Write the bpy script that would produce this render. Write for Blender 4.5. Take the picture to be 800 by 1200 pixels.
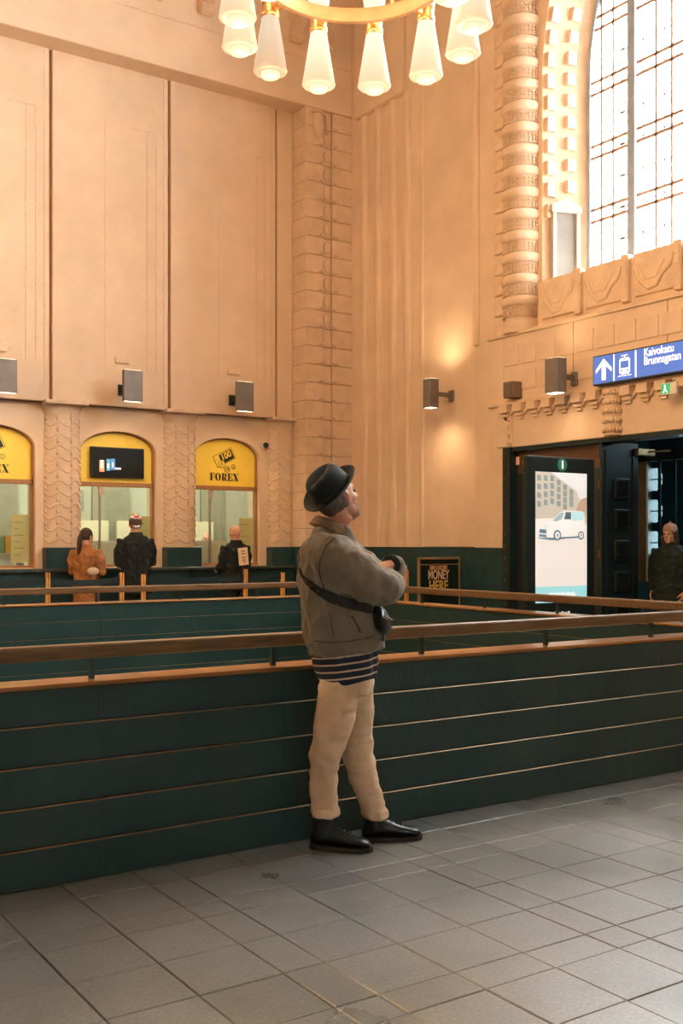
import bpy, bmesh, math, random
from mathutils import Vector, Matrix, noise
from mathutils.bvhtree import BVHTree
random.seed(7)
PI = math.pi
for o in list(bpy.data.objects): bpy.data.objects.remove(o, do_unlink=True)
S = bpy.context.scene
C = S.collection
# ------------------------------------------------------------------ camera, world, exposure
F, HZ, H = 1241.0, 636.0, 1.43           # focal length in pixels (800x1200), horizon row, eye height
UX, UY = 0.83113, 0.55606                # camera right axis in the hall's X, Y is (UX,-UY); forward is (UY,UX)
cd = bpy.data.cameras.new('camera'); cam = bpy.data.objects.new('camera', cd); C.objects.link(cam)
cam.location = (0, 0, H); cam.rotation_euler = (PI/2, 0, -math.atan2(UY, UX))
cd.sensor_fit = 'VERTICAL'; cd.sensor_height = 36; cd.sensor_width = 24
cd.lens = 36*F/1200; cd.shift_y = (HZ-600)/1200
cd.clip_start = 0.05; cd.clip_end = 300
S.camera = cam
S.view_settings.view_transform = 'Standard'
try: S.view_settings.look = 'None'
except Exception: pass
S.view_settings.gamma = 1; S.view_settings.use_curve_mapping = False
S.view_settings.exposure = 0.2
W = bpy.data.worlds.new('world'); S.world = W; W.use_nodes = True
bg = W.node_tree.nodes['Background']
bg.inputs[0].default_value = (0.86, 0.96, 1.0, 1); bg.inputs[1].default_value = 28.0
CHANDELIER_W = 27.5      # watts of one chandelier bulb
SCONCE_W = 22.0
LAMP_COL = (1.0, 0.62, 0.30)

# ------------------------------------------------------------------ projection helpers (pixel -> point on a real plane)
def ray(px, py):
    t = (px-400)/F
    return Vector((t*UX+UY, -t*UY+UX, (HZ-py)/F))
def onX(px, py, X):
    r = ray(px, py); k = X/r.x; return Vector((X, r.y*k, H+r.z*k))
def onY(px, py, Y):
    r = ray(px, py); k = Y/r.y; return Vector((r.x*k, Y, H+r.z*k))
def onZ(px, py, z):
    r = ray(px, py); k = (z-H)/r.z; return Vector((r.x*k, r.y*k, z))
def yat(px, X): return onX(px, HZ, X).y
def xat(px, Y): return onY(px, HZ, Y).x
def zX(px, py, X): return onX(px, py, X).z
def zY(px, py, Y): return onY(px, py, Y).z

# ------------------------------------------------------------------ materials
MATS = {}
def mat(name, col, rough=0.6, metal=0.0, var=0.12, scale=6.0, bump=0.0, bscale=40.0, emit=0.0, ecol=None, spec=0.5, coat=0.0, stretch=(1,1,1), col2=None, sheen=0.0, ior=1.5):
    if name in MATS: return MATS[name]
    m = bpy.data.materials.new(name); m.use_nodes = True; nt = m.node_tree; N = nt.nodes; L = nt.links
    b = N['Principled BSDF']
    b.inputs['Roughness'].default_value = rough; b.inputs['Metallic'].default_value = metal
    b.inputs['Specular IOR Level'].default_value = spec
    b.inputs['Coat Weight'].default_value = coat; b.inputs['IOR'].default_value = ior
    b.inputs['Sheen Weight'].default_value = sheen
    tc = N.new('ShaderNodeTexCoord'); mp = N.new('ShaderNodeMapping'); mp.inputs['Scale'].default_value = stretch
    L.new(tc.outputs['Object'], mp.inputs['Vector'])
    nz = N.new('ShaderNodeTexNoise'); nz.inputs['Scale'].default_value = scale; nz.inputs['Detail'].default_value = 6; nz.inputs['Roughness'].default_value = 0.6
    L.new(mp.outputs['Vector'], nz.inputs['Vector'])
    rp = N.new('ShaderNodeValToRGB'); e = rp.color_ramp.elements
    c2 = col2 if col2 else tuple(c*(1+var) for c in col); c1 = tuple(c*(1-var) for c in col)
    e[0].position = 0.3; e[1].position = 0.7; e[0].color = (*c1, 1); e[1].color = (*[min(1, c) for c in c2], 1)
    L.new(nz.outputs['Fac'], rp.inputs['Fac']); L.new(rp.outputs['Color'], b.inputs['Base Color'])
    if bump > 0:
        n2 = N.new('ShaderNodeTexNoise'); n2.inputs['Scale'].default_value = bscale; n2.inputs['Detail'].default_value = 5
        L.new(mp.outputs['Vector'], n2.inputs['Vector'])
        bp = N.new('ShaderNodeBump'); bp.inputs['Strength'].default_value = bump; bp.inputs['Distance'].default_value = 0.02
        L.new(n2.outputs['Fac'], bp.inputs['Height']); L.new(bp.outputs['Normal'], b.inputs['Normal'])
    if emit > 0:
        b.inputs['Emission Color'].default_value = (*(ecol or col), 1); b.inputs['Emission Strength'].default_value = emit
    MATS[name] = m; return m
def glassmat(name, col=(0.95, 0.97, 0.96), refl=0.08):
    if name in MATS: return MATS[name]
    m = bpy.data.materials.new(name); m.use_nodes = True; nt = m.node_tree; N = nt.nodes; L = nt.links
    for n in list(N):
        if n.type != 'OUTPUT_MATERIAL': N.remove(n)
    out = [n for n in N if n.type == 'OUTPUT_MATERIAL'][0]
    t = N.new('ShaderNodeBsdfTransparent'); t.inputs[0].default_value = (*col, 1)
    g = N.new('ShaderNodeBsdfGlossy'); g.inputs['Roughness'].default_value = 0.03
    mx = N.new('ShaderNodeMixShader'); mx.inputs[0].default_value = refl
    L.new(t.outputs[0], mx.inputs[1]); L.new(g.outputs[0], mx.inputs[2]); L.new(mx.outputs[0], out.inputs[0])
    MATS[name] = m; return m

STONE = mat('warm_plaster', (0.76, 0.57, 0.41), 0.85, var=0.07, scale=1.7, bump=0.25, bscale=60, spec=0.2)
STONE2 = mat('carved_sandstone', (0.74, 0.55, 0.39), 0.85, var=0.10, scale=5, bump=0.35, bscale=90, spec=0.2)
STONED = mat('stone_joint', (0.40, 0.22, 0.10), 0.9, spec=0.1)
DADO = mat('dark_green_stone', (0.014, 0.050, 0.056), 0.35, var=0.35, scale=9, bump=0.05)
BRONZE = mat('patinated_bronze', (0.008, 0.054, 0.062), 0.45, metal=0.0, var=0.25, col2=(0.020, 0.060, 0.058), scale=2.6, bump=0.15, bscale=30, stretch=(1, 1, 0.5), spec=0.5)
BRONZE_D = mat('bronze_shadow_gap', (0.008, 0.020, 0.022), 0.6)
BRASSCAP = mat('rubbed_bronze_cap', (0.50, 0.27, 0.12), 0.28, metal=0.85, var=0.25, scale=7, stretch=(0.5, 3, 3))
LIPGLINT = mat('bronze_lip_glint', (0.22, 0.15, 0.085), 0.4, metal=0.7, var=0.3, scale=9)  # lamp glint along the board top edges, put into a lighter metal colour
RAIL = mat('oiled_wood_rail', (0.16, 0.095, 0.042), 0.38, var=0.3, scale=8, stretch=(0.6, 5, 5), bump=0.06)
BRASS = mat('polished_brass', (0.66, 0.38, 0.17), 0.38, metal=1.0, var=0.08)
SLAB = mat('granite_slab', (0.150, 0.168, 0.166), 0.36, var=0.30, scale=70.0, bump=0.04, bscale=120, spec=0.5, ior=2.0)
JOINT = mat('floor_joint', (0.07, 0.068, 0.062), 0.9)
BLACK = mat('matte_black', (0.006, 0.020, 0.024), 0.5)
DOORM = mat('dark_bronze_door', (0.014, 0.034, 0.038), 0.4, var=0.2, metal=0.3)
GREY = mat('lamp_grey_metal', (0.20, 0.175, 0.155), 0.5, metal=0.2)
GLOW = mat('lamp_glow', (1, 0.85, 0.6), 0.5, emit=4.0, ecol=(1.0, 0.80, 0.55))
YELLOW = mat('yellow_sign_panel', (0.92, 0.66, 0.08), 0.45, var=0.04)
INK = mat('black_ink', (0.012, 0.014, 0.012), 0.6)
WOODF = mat('varnished_wood_frame', (0.36, 0.17, 0.06), 0.4, var=0.2, stretch=(6, 6, 1))
GLASS = glassmat('clear_glass', refl=0.07)
WGLASS = glassmat('window_glass', (0.97, 0.97, 0.97), refl=0.04)

def scuffed(m):
    nt = m.node_tree; N = nt.nodes; L = nt.links; b = N['Principled BSDF']; src = b.inputs['Base Color'].links[0].from_socket
    g = N.new('ShaderNodeNewGeometry'); n1 = N.new('ShaderNodeTexNoise'); n1.inputs['Scale'].default_value = 3.1; n1.inputs['Detail'].default_value = 5; n1.inputs['Distortion'].default_value = 0.5
    L.new(g.outputs['Position'], n1.inputs['Vector'])
    r1 = N.new('ShaderNodeValToRGB'); r1.color_ramp.elements[0].position = 0.26; r1.color_ramp.elements[0].color = (0.74, 0.75, 0.75, 1); r1.color_ramp.elements[1].position = 0.54; r1.color_ramp.elements[1].color = (1, 1, 1, 1)
    mx = N.new('ShaderNodeMix'); mx.data_type = 'RGBA'; mx.blend_type = 'MULTIPLY'; mx.inputs[0].default_value = 1.0
    L.new(n1.outputs['Fac'], r1.inputs[0]); L.new(src, mx.inputs[6]); L.new(r1.outputs[0], mx.inputs[7]); L.new(mx.outputs[2], b.inputs['Base Color'])
    n2 = N.new('ShaderNodeTexNoise'); n2.inputs['Scale'].default_value = 1.4; n2.inputs['Detail'].default_value = 6; L.new(g.outputs['Position'], n2.inputs['Vector'])
    mr = N.new('ShaderNodeMapRange'); mr.inputs[1].default_value = 0.3; mr.inputs[2].default_value = 0.7; mr.inputs[3].default_value = 0.26; mr.inputs[4].default_value = 0.46
    L.new(n2.outputs['Fac'], mr.inputs[0]); L.new(mr.outputs[0], b.inputs['Roughness'])
    return m
scuffed(SLAB)
# ------------------------------------------------------------------ mesh helpers
class MB:
    def __init__(s): s.v = []; s.f = []; s.m = []
    def add(s, vs, fs, mi=0):
        k = len(s.v); s.v += [tuple(p) for p in vs]
        for f in fs: s.f.append([i+k for i in f]); s.m.append(mi)
        return s
    def box(s, x0, x1, y0, y1, z0, z1, mi=0):
        vs = [(x, y, z) for z in (z0, z1) for y in (y0, y1) for x in (x0, x1)]
        return s.add(vs, [(0, 2, 3, 1), (4, 5, 7, 6), (0, 1, 5, 4), (1, 3, 7, 5), (3, 2, 6, 7), (2, 0, 4, 6)], mi)
    def obox(s, M, hx, hy, hz, mi=0):
        vs = [M @ Vector((x, y, z)) for z in (-hz, hz) for y in (-hy, hy) for x in (-hx, hx)]
        return s.add(vs, [(0, 2, 3, 1), (4, 5, 7, 6), (0, 1, 5, 4), (1, 3, 7, 5), (3, 2, 6, 7), (2, 0, 4, 6)], mi)
    def prism(s, poly, fn, a, b, mi=0):
        """poly of 2D points, fn(u,v,w)->3D, extruded from w=a to w=b"""
        n = len(poly); vs = [fn(u, v, a) for u, v in poly]+[fn(u, v, b) for u, v in poly]
        fs = [tuple(range(n))[::-1], tuple(range(n, 2*n))]+[(i, (i+1) % n, n+(i+1) % n, n+i) for i in range(n)]
        return s.add(vs, fs, mi)
    def rings(s, rs, cap=True, mi=0):
        n = len(rs[0]); vs = [p for r in rs for p in r]; fs = []
        for k in range(len(rs)-1):
            for i in range(n):
                j = (i+1) % n; fs.append((k*n+i, k*n+j, (k+1)*n+j, (k+1)*n+i))
        if cap: fs += [tuple(range(n))[::-1], tuple(range((len(rs)-1)*n, len(rs)*n))]
        return s.add(vs, fs, mi)
    def lathe(s, prof, c=(0, 0, 0), n=24, a0=0, a1=2*PI, mi=0, cap=True):
        full = abs(a1-a0-2*PI) < 1e-6; m = n if full else n+1
        rs = []
        for r, z in prof:
            rs.append([(c[0]+r*math.cos(a0+(a1-a0)*i/n), c[1]+r*math.sin(a0+(a1-a0)*i/n), c[2]+z) for i in range(m)])
        return s.rings(rs, cap, mi)
    def tube(s, pts, rad, n=8, mi=0, flat=None):
        pts = [Vector(p) for p in pts]; rs = []
        prev = None
        for i, p in enumerate(pts):
            t = (pts[min(i+1, len(pts)-1)]-pts[max(i-1, 0)]).normalized()
            ref = prev if prev is not None else (Vector((0, 0, 1)) if abs(t.z) < 0.9 else Vector((1, 0, 0)))
            x = (ref-t*ref.dot(t)).normalized(); y = t.cross(x); prev = x
            r = rad[i] if isinstance(rad, (list, tuple)) else rad
            if not isinstance(r, (list, tuple)): r = (r, r)
            rs.append([p+x*(r[0]*math.cos(2*PI*k/n))+y*(r[1]*math.sin(2*PI*k/n)) for k in range(n)])
        return s.rings(rs, True, mi)
    def ball(s, c, r, n=12, m=8, M=None, mi=0):
        c = Vector(c); r = Vector(r) if isinstance(r, (tuple, list)) else Vector((r, r, r)); rs = []
        for k in range(1, m):
            a = PI*k/m
            ring = []
            for i in range(n):
                b = 2*PI*i/n; p = Vector((r.x*math.sin(a)*math.cos(b), r.y*math.sin(a)*math.sin(b), -r.z*math.cos(a)))
                ring.append(c+(M @ p if M else p))
            rs.append(ring)
        k0 = len(s.v)
        s.rings(rs, False, mi)
        top = Vector((0, 0, r.z)); bot = -top
        if M: top = M @ top; bot = M @ bot
        s.v += [tuple(c+bot), tuple(c+top)]; b = len(s.v)-2
        for i in range(n):
            s.f.append([k0+(i+1) % n, k0+i, b]); s.m.append(mi)
            q = k0+(m-2)*n; s.f.append([q+i, q+(i+1) % n, b+1]); s.m.append(mi)
        return s
    def mesh(s, name, mats):
        me = bpy.data.meshes.new(name); me.from_pydata(s.v, [], s.f)
        for m in (mats if isinstance(mats, (list, tuple)) else [mats]): me.materials.append(m)
        if any(s.m): me.polygons.foreach_set('material_index', s.m)
        return me
    def build(s, name, mats, parent=None, smooth=False, bevel=0, loc=None, angle=None):
        me = s.mesh(name, mats)
        bm = bmesh.new(); bm.from_mesh(me); bmesh.ops.recalc_face_normals(bm, faces=bm.faces); bm.to_mesh(me); bm.free()
        if smooth: me.shade_smooth()
        o = bpy.data.objects.new(name, me); C.objects.link(o)
        if smooth and angle:
            try: me.set_sharp_from_angle(angle=angle)
            except Exception: pass
        if loc is not None: o.location = loc
        if parent is not None: o.parent = parent
        if bevel:
            md = o.modifiers.new('bevel', 'BEVEL'); md.width = bevel; md.segments = 2; md.limit_method = 'ANGLE'
        return o
def tag(o, label=None, cat=None, group=None, kind=None):
    if label: o['label'] = label
    if cat: o['category'] = cat
    if group: o['group'] = group
    if kind: o['kind'] = kind
    return o
def empty(name, loc=(0, 0, 0), rz=0, label=None, cat=None, group=None, kind=None):
    o = bpy.data.objects.new(name, None); C.objects.link(o); o.location = loc; o.rotation_euler = (0, 0, rz); o.empty_display_size = 0.1
    return tag(o, label, cat, group, kind)
def inst(me, name, parent, loc=(0, 0, 0), rot=(0, 0, 0), scale=(1, 1, 1)):
    o = bpy.data.objects.new(name, me); C.objects.link(o); o.parent = parent; o.location = loc; o.rotation_euler = rot; o.scale = scale
    return o
def copytree(o, parent=None):
    c = o.copy(); C.objects.link(c); c.parent = parent
    for ch in list(o.children): copytree(ch, c)
    return c
def bx(name, m, parent, *a, bevel=0): return MB().box(*a).build(name, m, parent, bevel=bevel)
def text_mesh(txt, size, extrude=0.002, sx=1.0, align='CENTER', bold=0.0, space=1.0):
    cu = bpy.data.curves.new('t', 'FONT'); cu.body = txt; cu.size = size; cu.extrude = extrude; cu.align_x = align; cu.align_y = 'CENTER'; cu.offset = bold; cu.space_character = space
    o = bpy.data.objects.new('t', cu); C.objects.link(o); bpy.context.view_layer.update()
    me = bpy.data.meshes.new_from_object(o.evaluated_get(bpy.context.evaluated_depsgraph_get()))
    bpy.data.objects.remove(o, do_unlink=True); bpy.data.curves.remove(cu)
    for v in me.vertices: v.co.x *= sx
    return me
def text(name, txt, size, m, parent, loc, rot, **k):
    me = text_mesh(txt, size, **k); me.materials.clear(); me.materials.append(m); me.name = name
    return inst(me, name, parent, loc, rot)
ROT_BACK = (PI/2, 0, 0)            # lettering that faces -Y
ROT_RIGHT = (PI/2, 0, -PI/2)       # lettering that faces -X
fnXZ = lambda Y: (lambda u, v, w: (u, Y+w, v))     # polygon in the X,Z plane, extruded along Y
fnYZ = lambda X: (lambda u, v, w: (X+w, u, v))     # polygon in the Y,Z plane, extruded along X

# ================================================================== THE HALL
YB = 14.6        # arcade face of the back wall
YP = 14.45       # face of the tall upper panels
YC = 14.09       # face of the cornice beam and the corner pilaster
XF, XP, XD = 9.64, 9.40, 9.20    # fluted wall, pier, portal
ZT = 12.0        # ceiling
# --- floor: slabs in a tartan of wide and narrow strips
floor = empty('floor', label='grey granite slab floor of the station hall', cat='floor', kind='structure')
XW, XE, YS, YN = -12.0, 13.0, -16.0, 18.0
PX0, PX1, PY0, PY1 = -2.2, 6.36, 4.40, 10.25     # stairwell opening
mb = MB()
for a in ((XW, PX0, YS, YN), (PX1, XE, YS, YN), (PX0, PX1, YS, PY0), (PX0, PX1, PY1, YN)):
    mb.box(*a[:2], *a[2:], -0.30, -0.012)
mb.build('joint_bed', JOINT, floor)
def strips(base, lo, hi, per=1.09, parts=(0.0, 0.31, 0.62, 0.93)):
    k0 = int((lo-base)//per)-1; out = []
    xs = []
    for k in range(k0, k0+int((hi-lo)/per)+4): xs += [base+k*per+p for p in parts]
    for a, b in zip(xs, xs[1:]):
        if b > lo and a < hi: out.append((max(a, lo), min(b, hi)))
    return out
SX = strips(0.867, XW, XE, 1.093); SY = strips(2.56, YS, YN, 1.086, (0, 0.16, 0.47, 0.78))
cells = []
for a0_, b0_ in SX:
    for (c, d), (a, b) in [(sy, (a0_, b0_)) for sy in SY]:
        if b > PX0 and a < 6.64 and d > 4.37 and c < 10.34:
            if c < 4.32: d = 4.37
            elif d > 10.36: c = 10.34
            elif b > 6.66: a = 6.64
            elif a < PX0-0.02: b = PX0
            else: continue
        cells.append(((a+b)/2, (c+d)/2, b-a, d-c))
cells.sort(key=lambda q: abs(q[0]-3.0)*0.55+abs(q[1]-3.2)*1.0)
slabs = {}; rest = MB(); J = 0.0035
for i, (x, y, w, h) in enumerate(cells):
    dz = random.uniform(-0.0012, 0.0012)
    if i < 290:
        k = (round(w, 2), round(h, 2))
        if k not in slabs:
            q = MB(); e = 0.003; a, b = w/2-J/2, h/2-J/2
            q.rings([[(-a, -b, -0.03), (a, -b, -0.03), (a, b, -0.03), (-a, b, -0.03)], [(-a, -b, -e), (a, -b, -e), (a, b, -e), (-a, b, -e)], [(-a+e, -b+e, 0), (a-e, -b+e, 0), (a-e, b-e, 0), (-a+e, b-e, 0)]])
            slabs[k] = [q.mesh('paving_slab', SLAB)]
            for t in range(3):
                c = slabs[k][0].copy(); f = (0.94, 1.05, 0.98)[t]
                new_ = 'granite_slab_%d' % t not in MATS
                c.materials[0] = mat('granite_slab_%d' % t, tuple(v*f for v in (0.150, 0.168, 0.166)), 0.33+0.03*t, var=0.30, scale=60+12*t, bump=0.04, bscale=120, spec=0.5, ior=2.0)
                if new_: scuffed(c.materials[0])
                slabs[k].append(c)
        inst(random.choice(slabs[k]), 'paving_slab', floor, (x, y, dz))
    else:
        rest.add([(x-w/2+J/2, y-h/2+J/2, dz), (x+w/2-J/2, y-h/2+J/2, dz), (x+w/2-J/2, y+h/2-J/2, dz), (x-w/2+J/2, y+h/2-J/2, dz)], [(0, 1, 2, 3)])
tag(rest.build('paving_slab_field', SLAB, floor), kind='stuff')

# --- ceiling and the walls out of view
tag(bx('ceiling', STONE, None, XW-0.3, XE, YS-0.3, YN, ZT, ZT+0.3), 'pale plaster ceiling high above the hall', 'ceiling', kind='structure')
def holed_wall(name, along, plane, th, lo, hi, z1, holes, label):
    mb = MB()
    def seg(a, b, c, d):
        if along == 'x': mb.box(a, b, plane, plane+th, c, d)
        else: mb.box(plane, plane+th, a, b, c, d)
    cur = lo
    for a, b, c, d in holes:
        seg(cur, a, 0, z1); seg(a, b, 0, c); seg(a, b, d, z1); cur = b
    seg(cur, hi, 0, z1)
    return tag(mb.build(name, STONE), label, 'wall', kind='structure')
holed_wall('wall_rear', 'x', YS-0.3, 0.3, XW-0.3, XE, ZT, [(-1.2, 0.6, 4, 6.2)], 'plain plaster wall behind the viewer with an opening added for cool fill light')  # unseen opening, added to let cool fill onto surfaces facing the viewer
holed_wall('wall_left', 'y', XW-0.3, 0.3, YS, YN, ZT, [], 'plain plaster side wall at the far left of the hall')

# --- back wall: arcade below, tall panels above
WIN = [(1.665, 2.83), (3.48, 4.65), (5.294, 6.459), (7.073, 8.213)]
COLX = [1.24, 3.17, 5.03, 6.835, 8.62]
SILL, LINT, SPR, RISE = 1.10, 2.28, 2.75, 0.30
back = empty('wall_back', label='long plaster wall with arched ticket windows and tall upper panels', cat='wall', kind='structure')
def arch_pts(a, b, spr, rise, n=16):
    cx, w = (a+b)/2, (b-a)/2
    return [(cx+w*math.cos(PI*i/n), spr+rise*math.sin(PI*i/n)) for i in range(n+1)]
mb = MB()
xs = [XW]+[x for w in WIN for x in w]+[13.0]
for i in range(0, len(xs), 2): mb.box(xs[i], xs[i+1], YB, YB+0.35, 0, 3.46)
for a, b in WIN:
    mb.box(a, b, YB, YB+0.35, 0, SILL-0.02)
    ap = arch_pts(a, b, SPR, RISE)
    mb.prism([(b, 3.46)]+ap+[(a, 3.46)], fnXZ(YB), 0, 0.35)
mb.box(XW, 13, YB+0.02, YB+0.35, 3.46, ZT)
mb.build('arcade_wall', STONE, back)
# upper panels with grooves between
GX = [-4.1, -2.3, -0.5, 1.29, 3.08, 4.82, 6.605, 8.44, 8.77]
ZL, ZC = 3.39, 8.30
for i, (a, b) in enumerate(zip(GX, GX[1:])):
    q = MB(); g = 0.022
    dd = 0.0 if b-a > 0.5 else 0.03
    q.box(a+g, b-g, YP+dd, YB+0.03, ZL+dd, ZC)
    p = q.build('upper_panel', STONE, back, bevel=0.012)
    if b-a < 1: continue
    # fine raised fillets that frame the panel
    q = MB(); y = YP
    for fx in (0.44, 0.80, 0.88): q.box(a+(b-a)*fx-0.005, a+(b-a)*fx+0.005, y-0.006, y+0.01, ZL+0.55, ZC-0.85)
    q.box(a+(b-a)*0.66, a+(b-a)*0.88, y-0.006, y+0.01, ZC-0.86, ZC-0.85)
    q.box(b-0.10, b-0.09, y-0.007, y+0.01, ZL+0.1, ZC-0.05)
    q.build('panel_fillet', STONE2, back)
    # old pipe boss above each wall lamp
    q = MB(); bx0 = a+(b-a)*0.52
    q.box(bx0, bx0+0.22, y-0.035, y+0.01, ZL+0.62, ZL+0.71)
    q.build('stone_boss', STONE, back, bevel=0.015)
MB().box(XW, 9.0, YP+0.06, YB+0.03, ZL, ZC).build('groove_back', STONED, back)
# cornice beam with line and scroll consoles above
tr = empty('trim_1', label='projecting plain cornice beam across the top of the panelled wall', cat='cornice', kind='structure')
bx('beam', STONE, tr, XW, XF, YC, YB+0.1, ZC-0.02, 9.0, bevel=0.015)
bx('upper_band', STONE, tr, XW, XF, YC+0.03, YB+0.1, 9.0, ZT)
q = MB(); q.box(XW, XF, YC+0.005, YC+0.05, 9.0, 9.03); q.build('fillet', STONE2, tr)
cons = MB()
prof = [(0, 0), (0.06, -0.02), (0.13, 0.05), (0.10, 0.14), (0.18, 0.22), (0.27, 0.30), (0.30, 0.42), (0.0, 0.42)]
cons.prism([(-p[0], p[1]) for p in prof], lambda u, v, w: (w, u, v), -0.10, 0.10)
cons.lathe([(0.06, -0.11), (0.06, 0.11)], n=12)
for i in range(len(cons.v)-24, len(cons.v)):
    x, y, z = cons.v[i]; cons.v[i] = (z, -0.09+y, 0.06+x)
cm = cons.mesh('scroll_console', STONE2)
for px, py in ((30, -30), (180, 8), (240, 26), (345, 52), (378, 60)):
    p = onY(px, py, YC+0.03); inst(cm, 'scroll_console', tr, (p.x, YC+0.03, 9.22), (0, 0, 0))
for x in (-3, -1, 1.2, 2.4): inst(cm, 'scroll_console', tr, (x, YC+0.03, 9.22))

# carved half-columns of the arcade
def carved_column(name, x, label, w=0.27):
    t = empty(name, (x, YB, 0), label=label, cat='column', group='carved columns between the ticket windows')
    q = MB(); n = 14
    def ring(r, z): return [(r*math.cos(PI+PI*i/n)*1.0, 0.05+0.62*r*math.sin(PI+PI*i/n), z) for i in range(n+1)]
    q.rings([ring(w, 1.36), ring(w, 2.95), ring(w-0.01, 3.30)])
    q.build('shaft', STONE2, t, smooth=True, angle=0.9)
    q = MB(); q.rings([ring(w-0.01, 3.22), ring(w+0.02, 3.30), ring(w+0.05, 3.40)]); q.box(-w-0.04, w+0.04, -0.24, 0.05, 3.36, 3.41)
    q.build('capital', STONE2, t, bevel=0.008)
    q = MB(); q.box(-w-0.012, w+0.012, -0.19, 0.05, 0, 1.365); q.build('dado_block', DADO, t, bevel=0.01)
    # rows of wavy scale relief
    for k in range(11):
        z = 1.46+k*0.163; q = MB(); pts = []; rw = w+0.004-(0.01 if k > 8 else 0)
        for i in range(29):
            a = PI+PI*(0.04+0.92*i/28); zz = z+0.030*math.sin(i/28*PI*6.0+0.4)
            pts.append((rw*math.cos(a), 0.05+0.62*rw*math.sin(a), zz))
        q.tube(pts, 0.011, 5)
        for i in range(4):
            a = PI+PI*(0.14+0.24*i); c = (rw*math.cos(a), 0.05+0.62*rw*math.sin(a), z+0.085)
            q.ball(c, (0.022, 0.018, 0.034), 6, 4)
        q.build('scale_row', STONE2, t, smooth=True)
    for sx_ in (-0.10, 0.10):
        q = MB(); q.tube([(sx_, -0.62*math.sqrt(w*w-sx_*sx_)+0.05, 1.40), (sx_, -0.62*math.sqrt(w*w-sx_*sx_)+0.05, 3.28)], 0.008, 5); q.build('flute_edge', STONE2, t)
    return t
labs = ['carved stone half-column farthest left beyond the frame', 'carved stone half-column left of the leftmost yellow sign', 'carved scale-patterned half-column between the leftmost ticket window and the black television',
        'carved scale-patterned half-column between the two fully visible ticket windows', 'carved scale-patterned half-column right of the last ticket window beside the camera dome']
for x, l in zip(COLX, labs): carved_column('carved_column', x, l)

# dado ledge and service counter
tag(bx('baseboard_back', DADO, None, XW, 9.64, YB-0.05, YB+0.1, 0, SILL-0.03), 'dark green stone dado below the ticket windows', 'dado', kind='structure')
ct = empty('service_counter', (0, 0, 0), label='long dark stone service counter shelf under the ticket windows', cat='counter')
bx('counter_top', mat('counter_stone', (0.045, 0.06, 0.055), 0.25, var=0.5, scale=14), ct, 0.5, 8.85, YB-0.50, YB-0.195, 1.03, 1.075, bevel=0.008)
bx('counter_front', DADO, ct, 0.5, 8.85, YB-0.44, YB-0.195, 0.0, 1.03)
for x in (1.24, 3.17, 5.03, 6.835, 8.62): bx('counter_bracket', BLACK, ct, x-0.03, x+0.03, YB-0.48, YB-0.43, 0.72, 1.03)

# ticket windows (lunette, frame, glazing)
FX = {}
def letters_forex(parent, cx, z, h, m):
    """bold high-contrast serif capitals FOREX"""
    def P(name, polys, x0):
        q = MB()
        for p in polys: q.prism([(x0+u*h, z+v*h) for u, v in p], fnXZ(YB+0.098), 0, -0.006)
        q.build(name, m, parent)
    R = lambda a, b, c, d: [(a, c), (b, c), (b, d), (a, d)]
    F_ = [R(0, .42, 0, .05), R(.10, .32, .05, .95), R(0, .72, .95, 1), R(.66, .72, .68, .95), R(.32, .52, .47, .51), R(.50, .54, .34, .64)]
    E_ = [R(0, .74, 0, .05), R(.10, .32, .05, .95), R(0, .74, .95, 1), R(.68, .74, .68, .95), R(.68, .74, .05, .34), R(.32, .52, .47, .51), R(.50, .54, .34, .64)]
    def ell(a0, a1, n, rx, ry, cx=.42, cy=.5): return [(cx+rx*math.cos(a0+(a1-a0)*i/n), cy+ry*math.sin(a0+(a1-a0)*i/n)) for i in range(n+1)]
    O_ = []
    for k in range(20):
        a, b = 2*PI*k/20, 2*PI*(k+1)/20
        O_.append([(.42+.42*math.cos(a), .5+.51*math.sin(a)), (.42+.42*math.cos(b), .5+.51*math.sin(b)), (.42+.17*math.cos(b), .5+.47*math.sin(b)), (.42+.17*math.cos(a), .5+.47*math.sin(a))])
    R_ = [R(0, .42, 0, .05), R(.10, .32, .05, .95), R(0, .46, .95, 1), R(.32, .46, .47, .51), [(.42, .49), (.60, .44), (.74, .05), (.86, .05), (.86, 0), (.62, 0), (.50, .05), (.40, .46)]]
    for k in range(8):
        a, b = -PI/2+PI*k/8, -PI/2+PI*(k+1)/8
        R_.append([(.44+.34*math.cos(a), .735+.265*math.sin(a)), (.44+.34*math.cos(b), .735+.265*math.sin(b)), (.44+.12*math.cos(b), .735+.225*math.sin(b)), (.44+.12*math.cos(a), .735+.225*math.sin(a))])
    X_ = [[(.06, .97), (.32, .97), (.80, .03), (.54, .03)], [(.10, .03), (.15, .03), (.74, .97), (.69, .97)], R(0, .40, .95, 1), R(.56, .86, .95, 1), R(0, .28, 0, .05), R(.44, .88, 0, .05)]
    adv = [.80, .94, .90, .84, .88]; tot = sum(adv)*h; x = cx-tot/2
    for nm, L_, a in zip('foRex', (F_, O_, R_, E_, X_), adv): P('letter', L_, x); x += a*h
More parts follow.
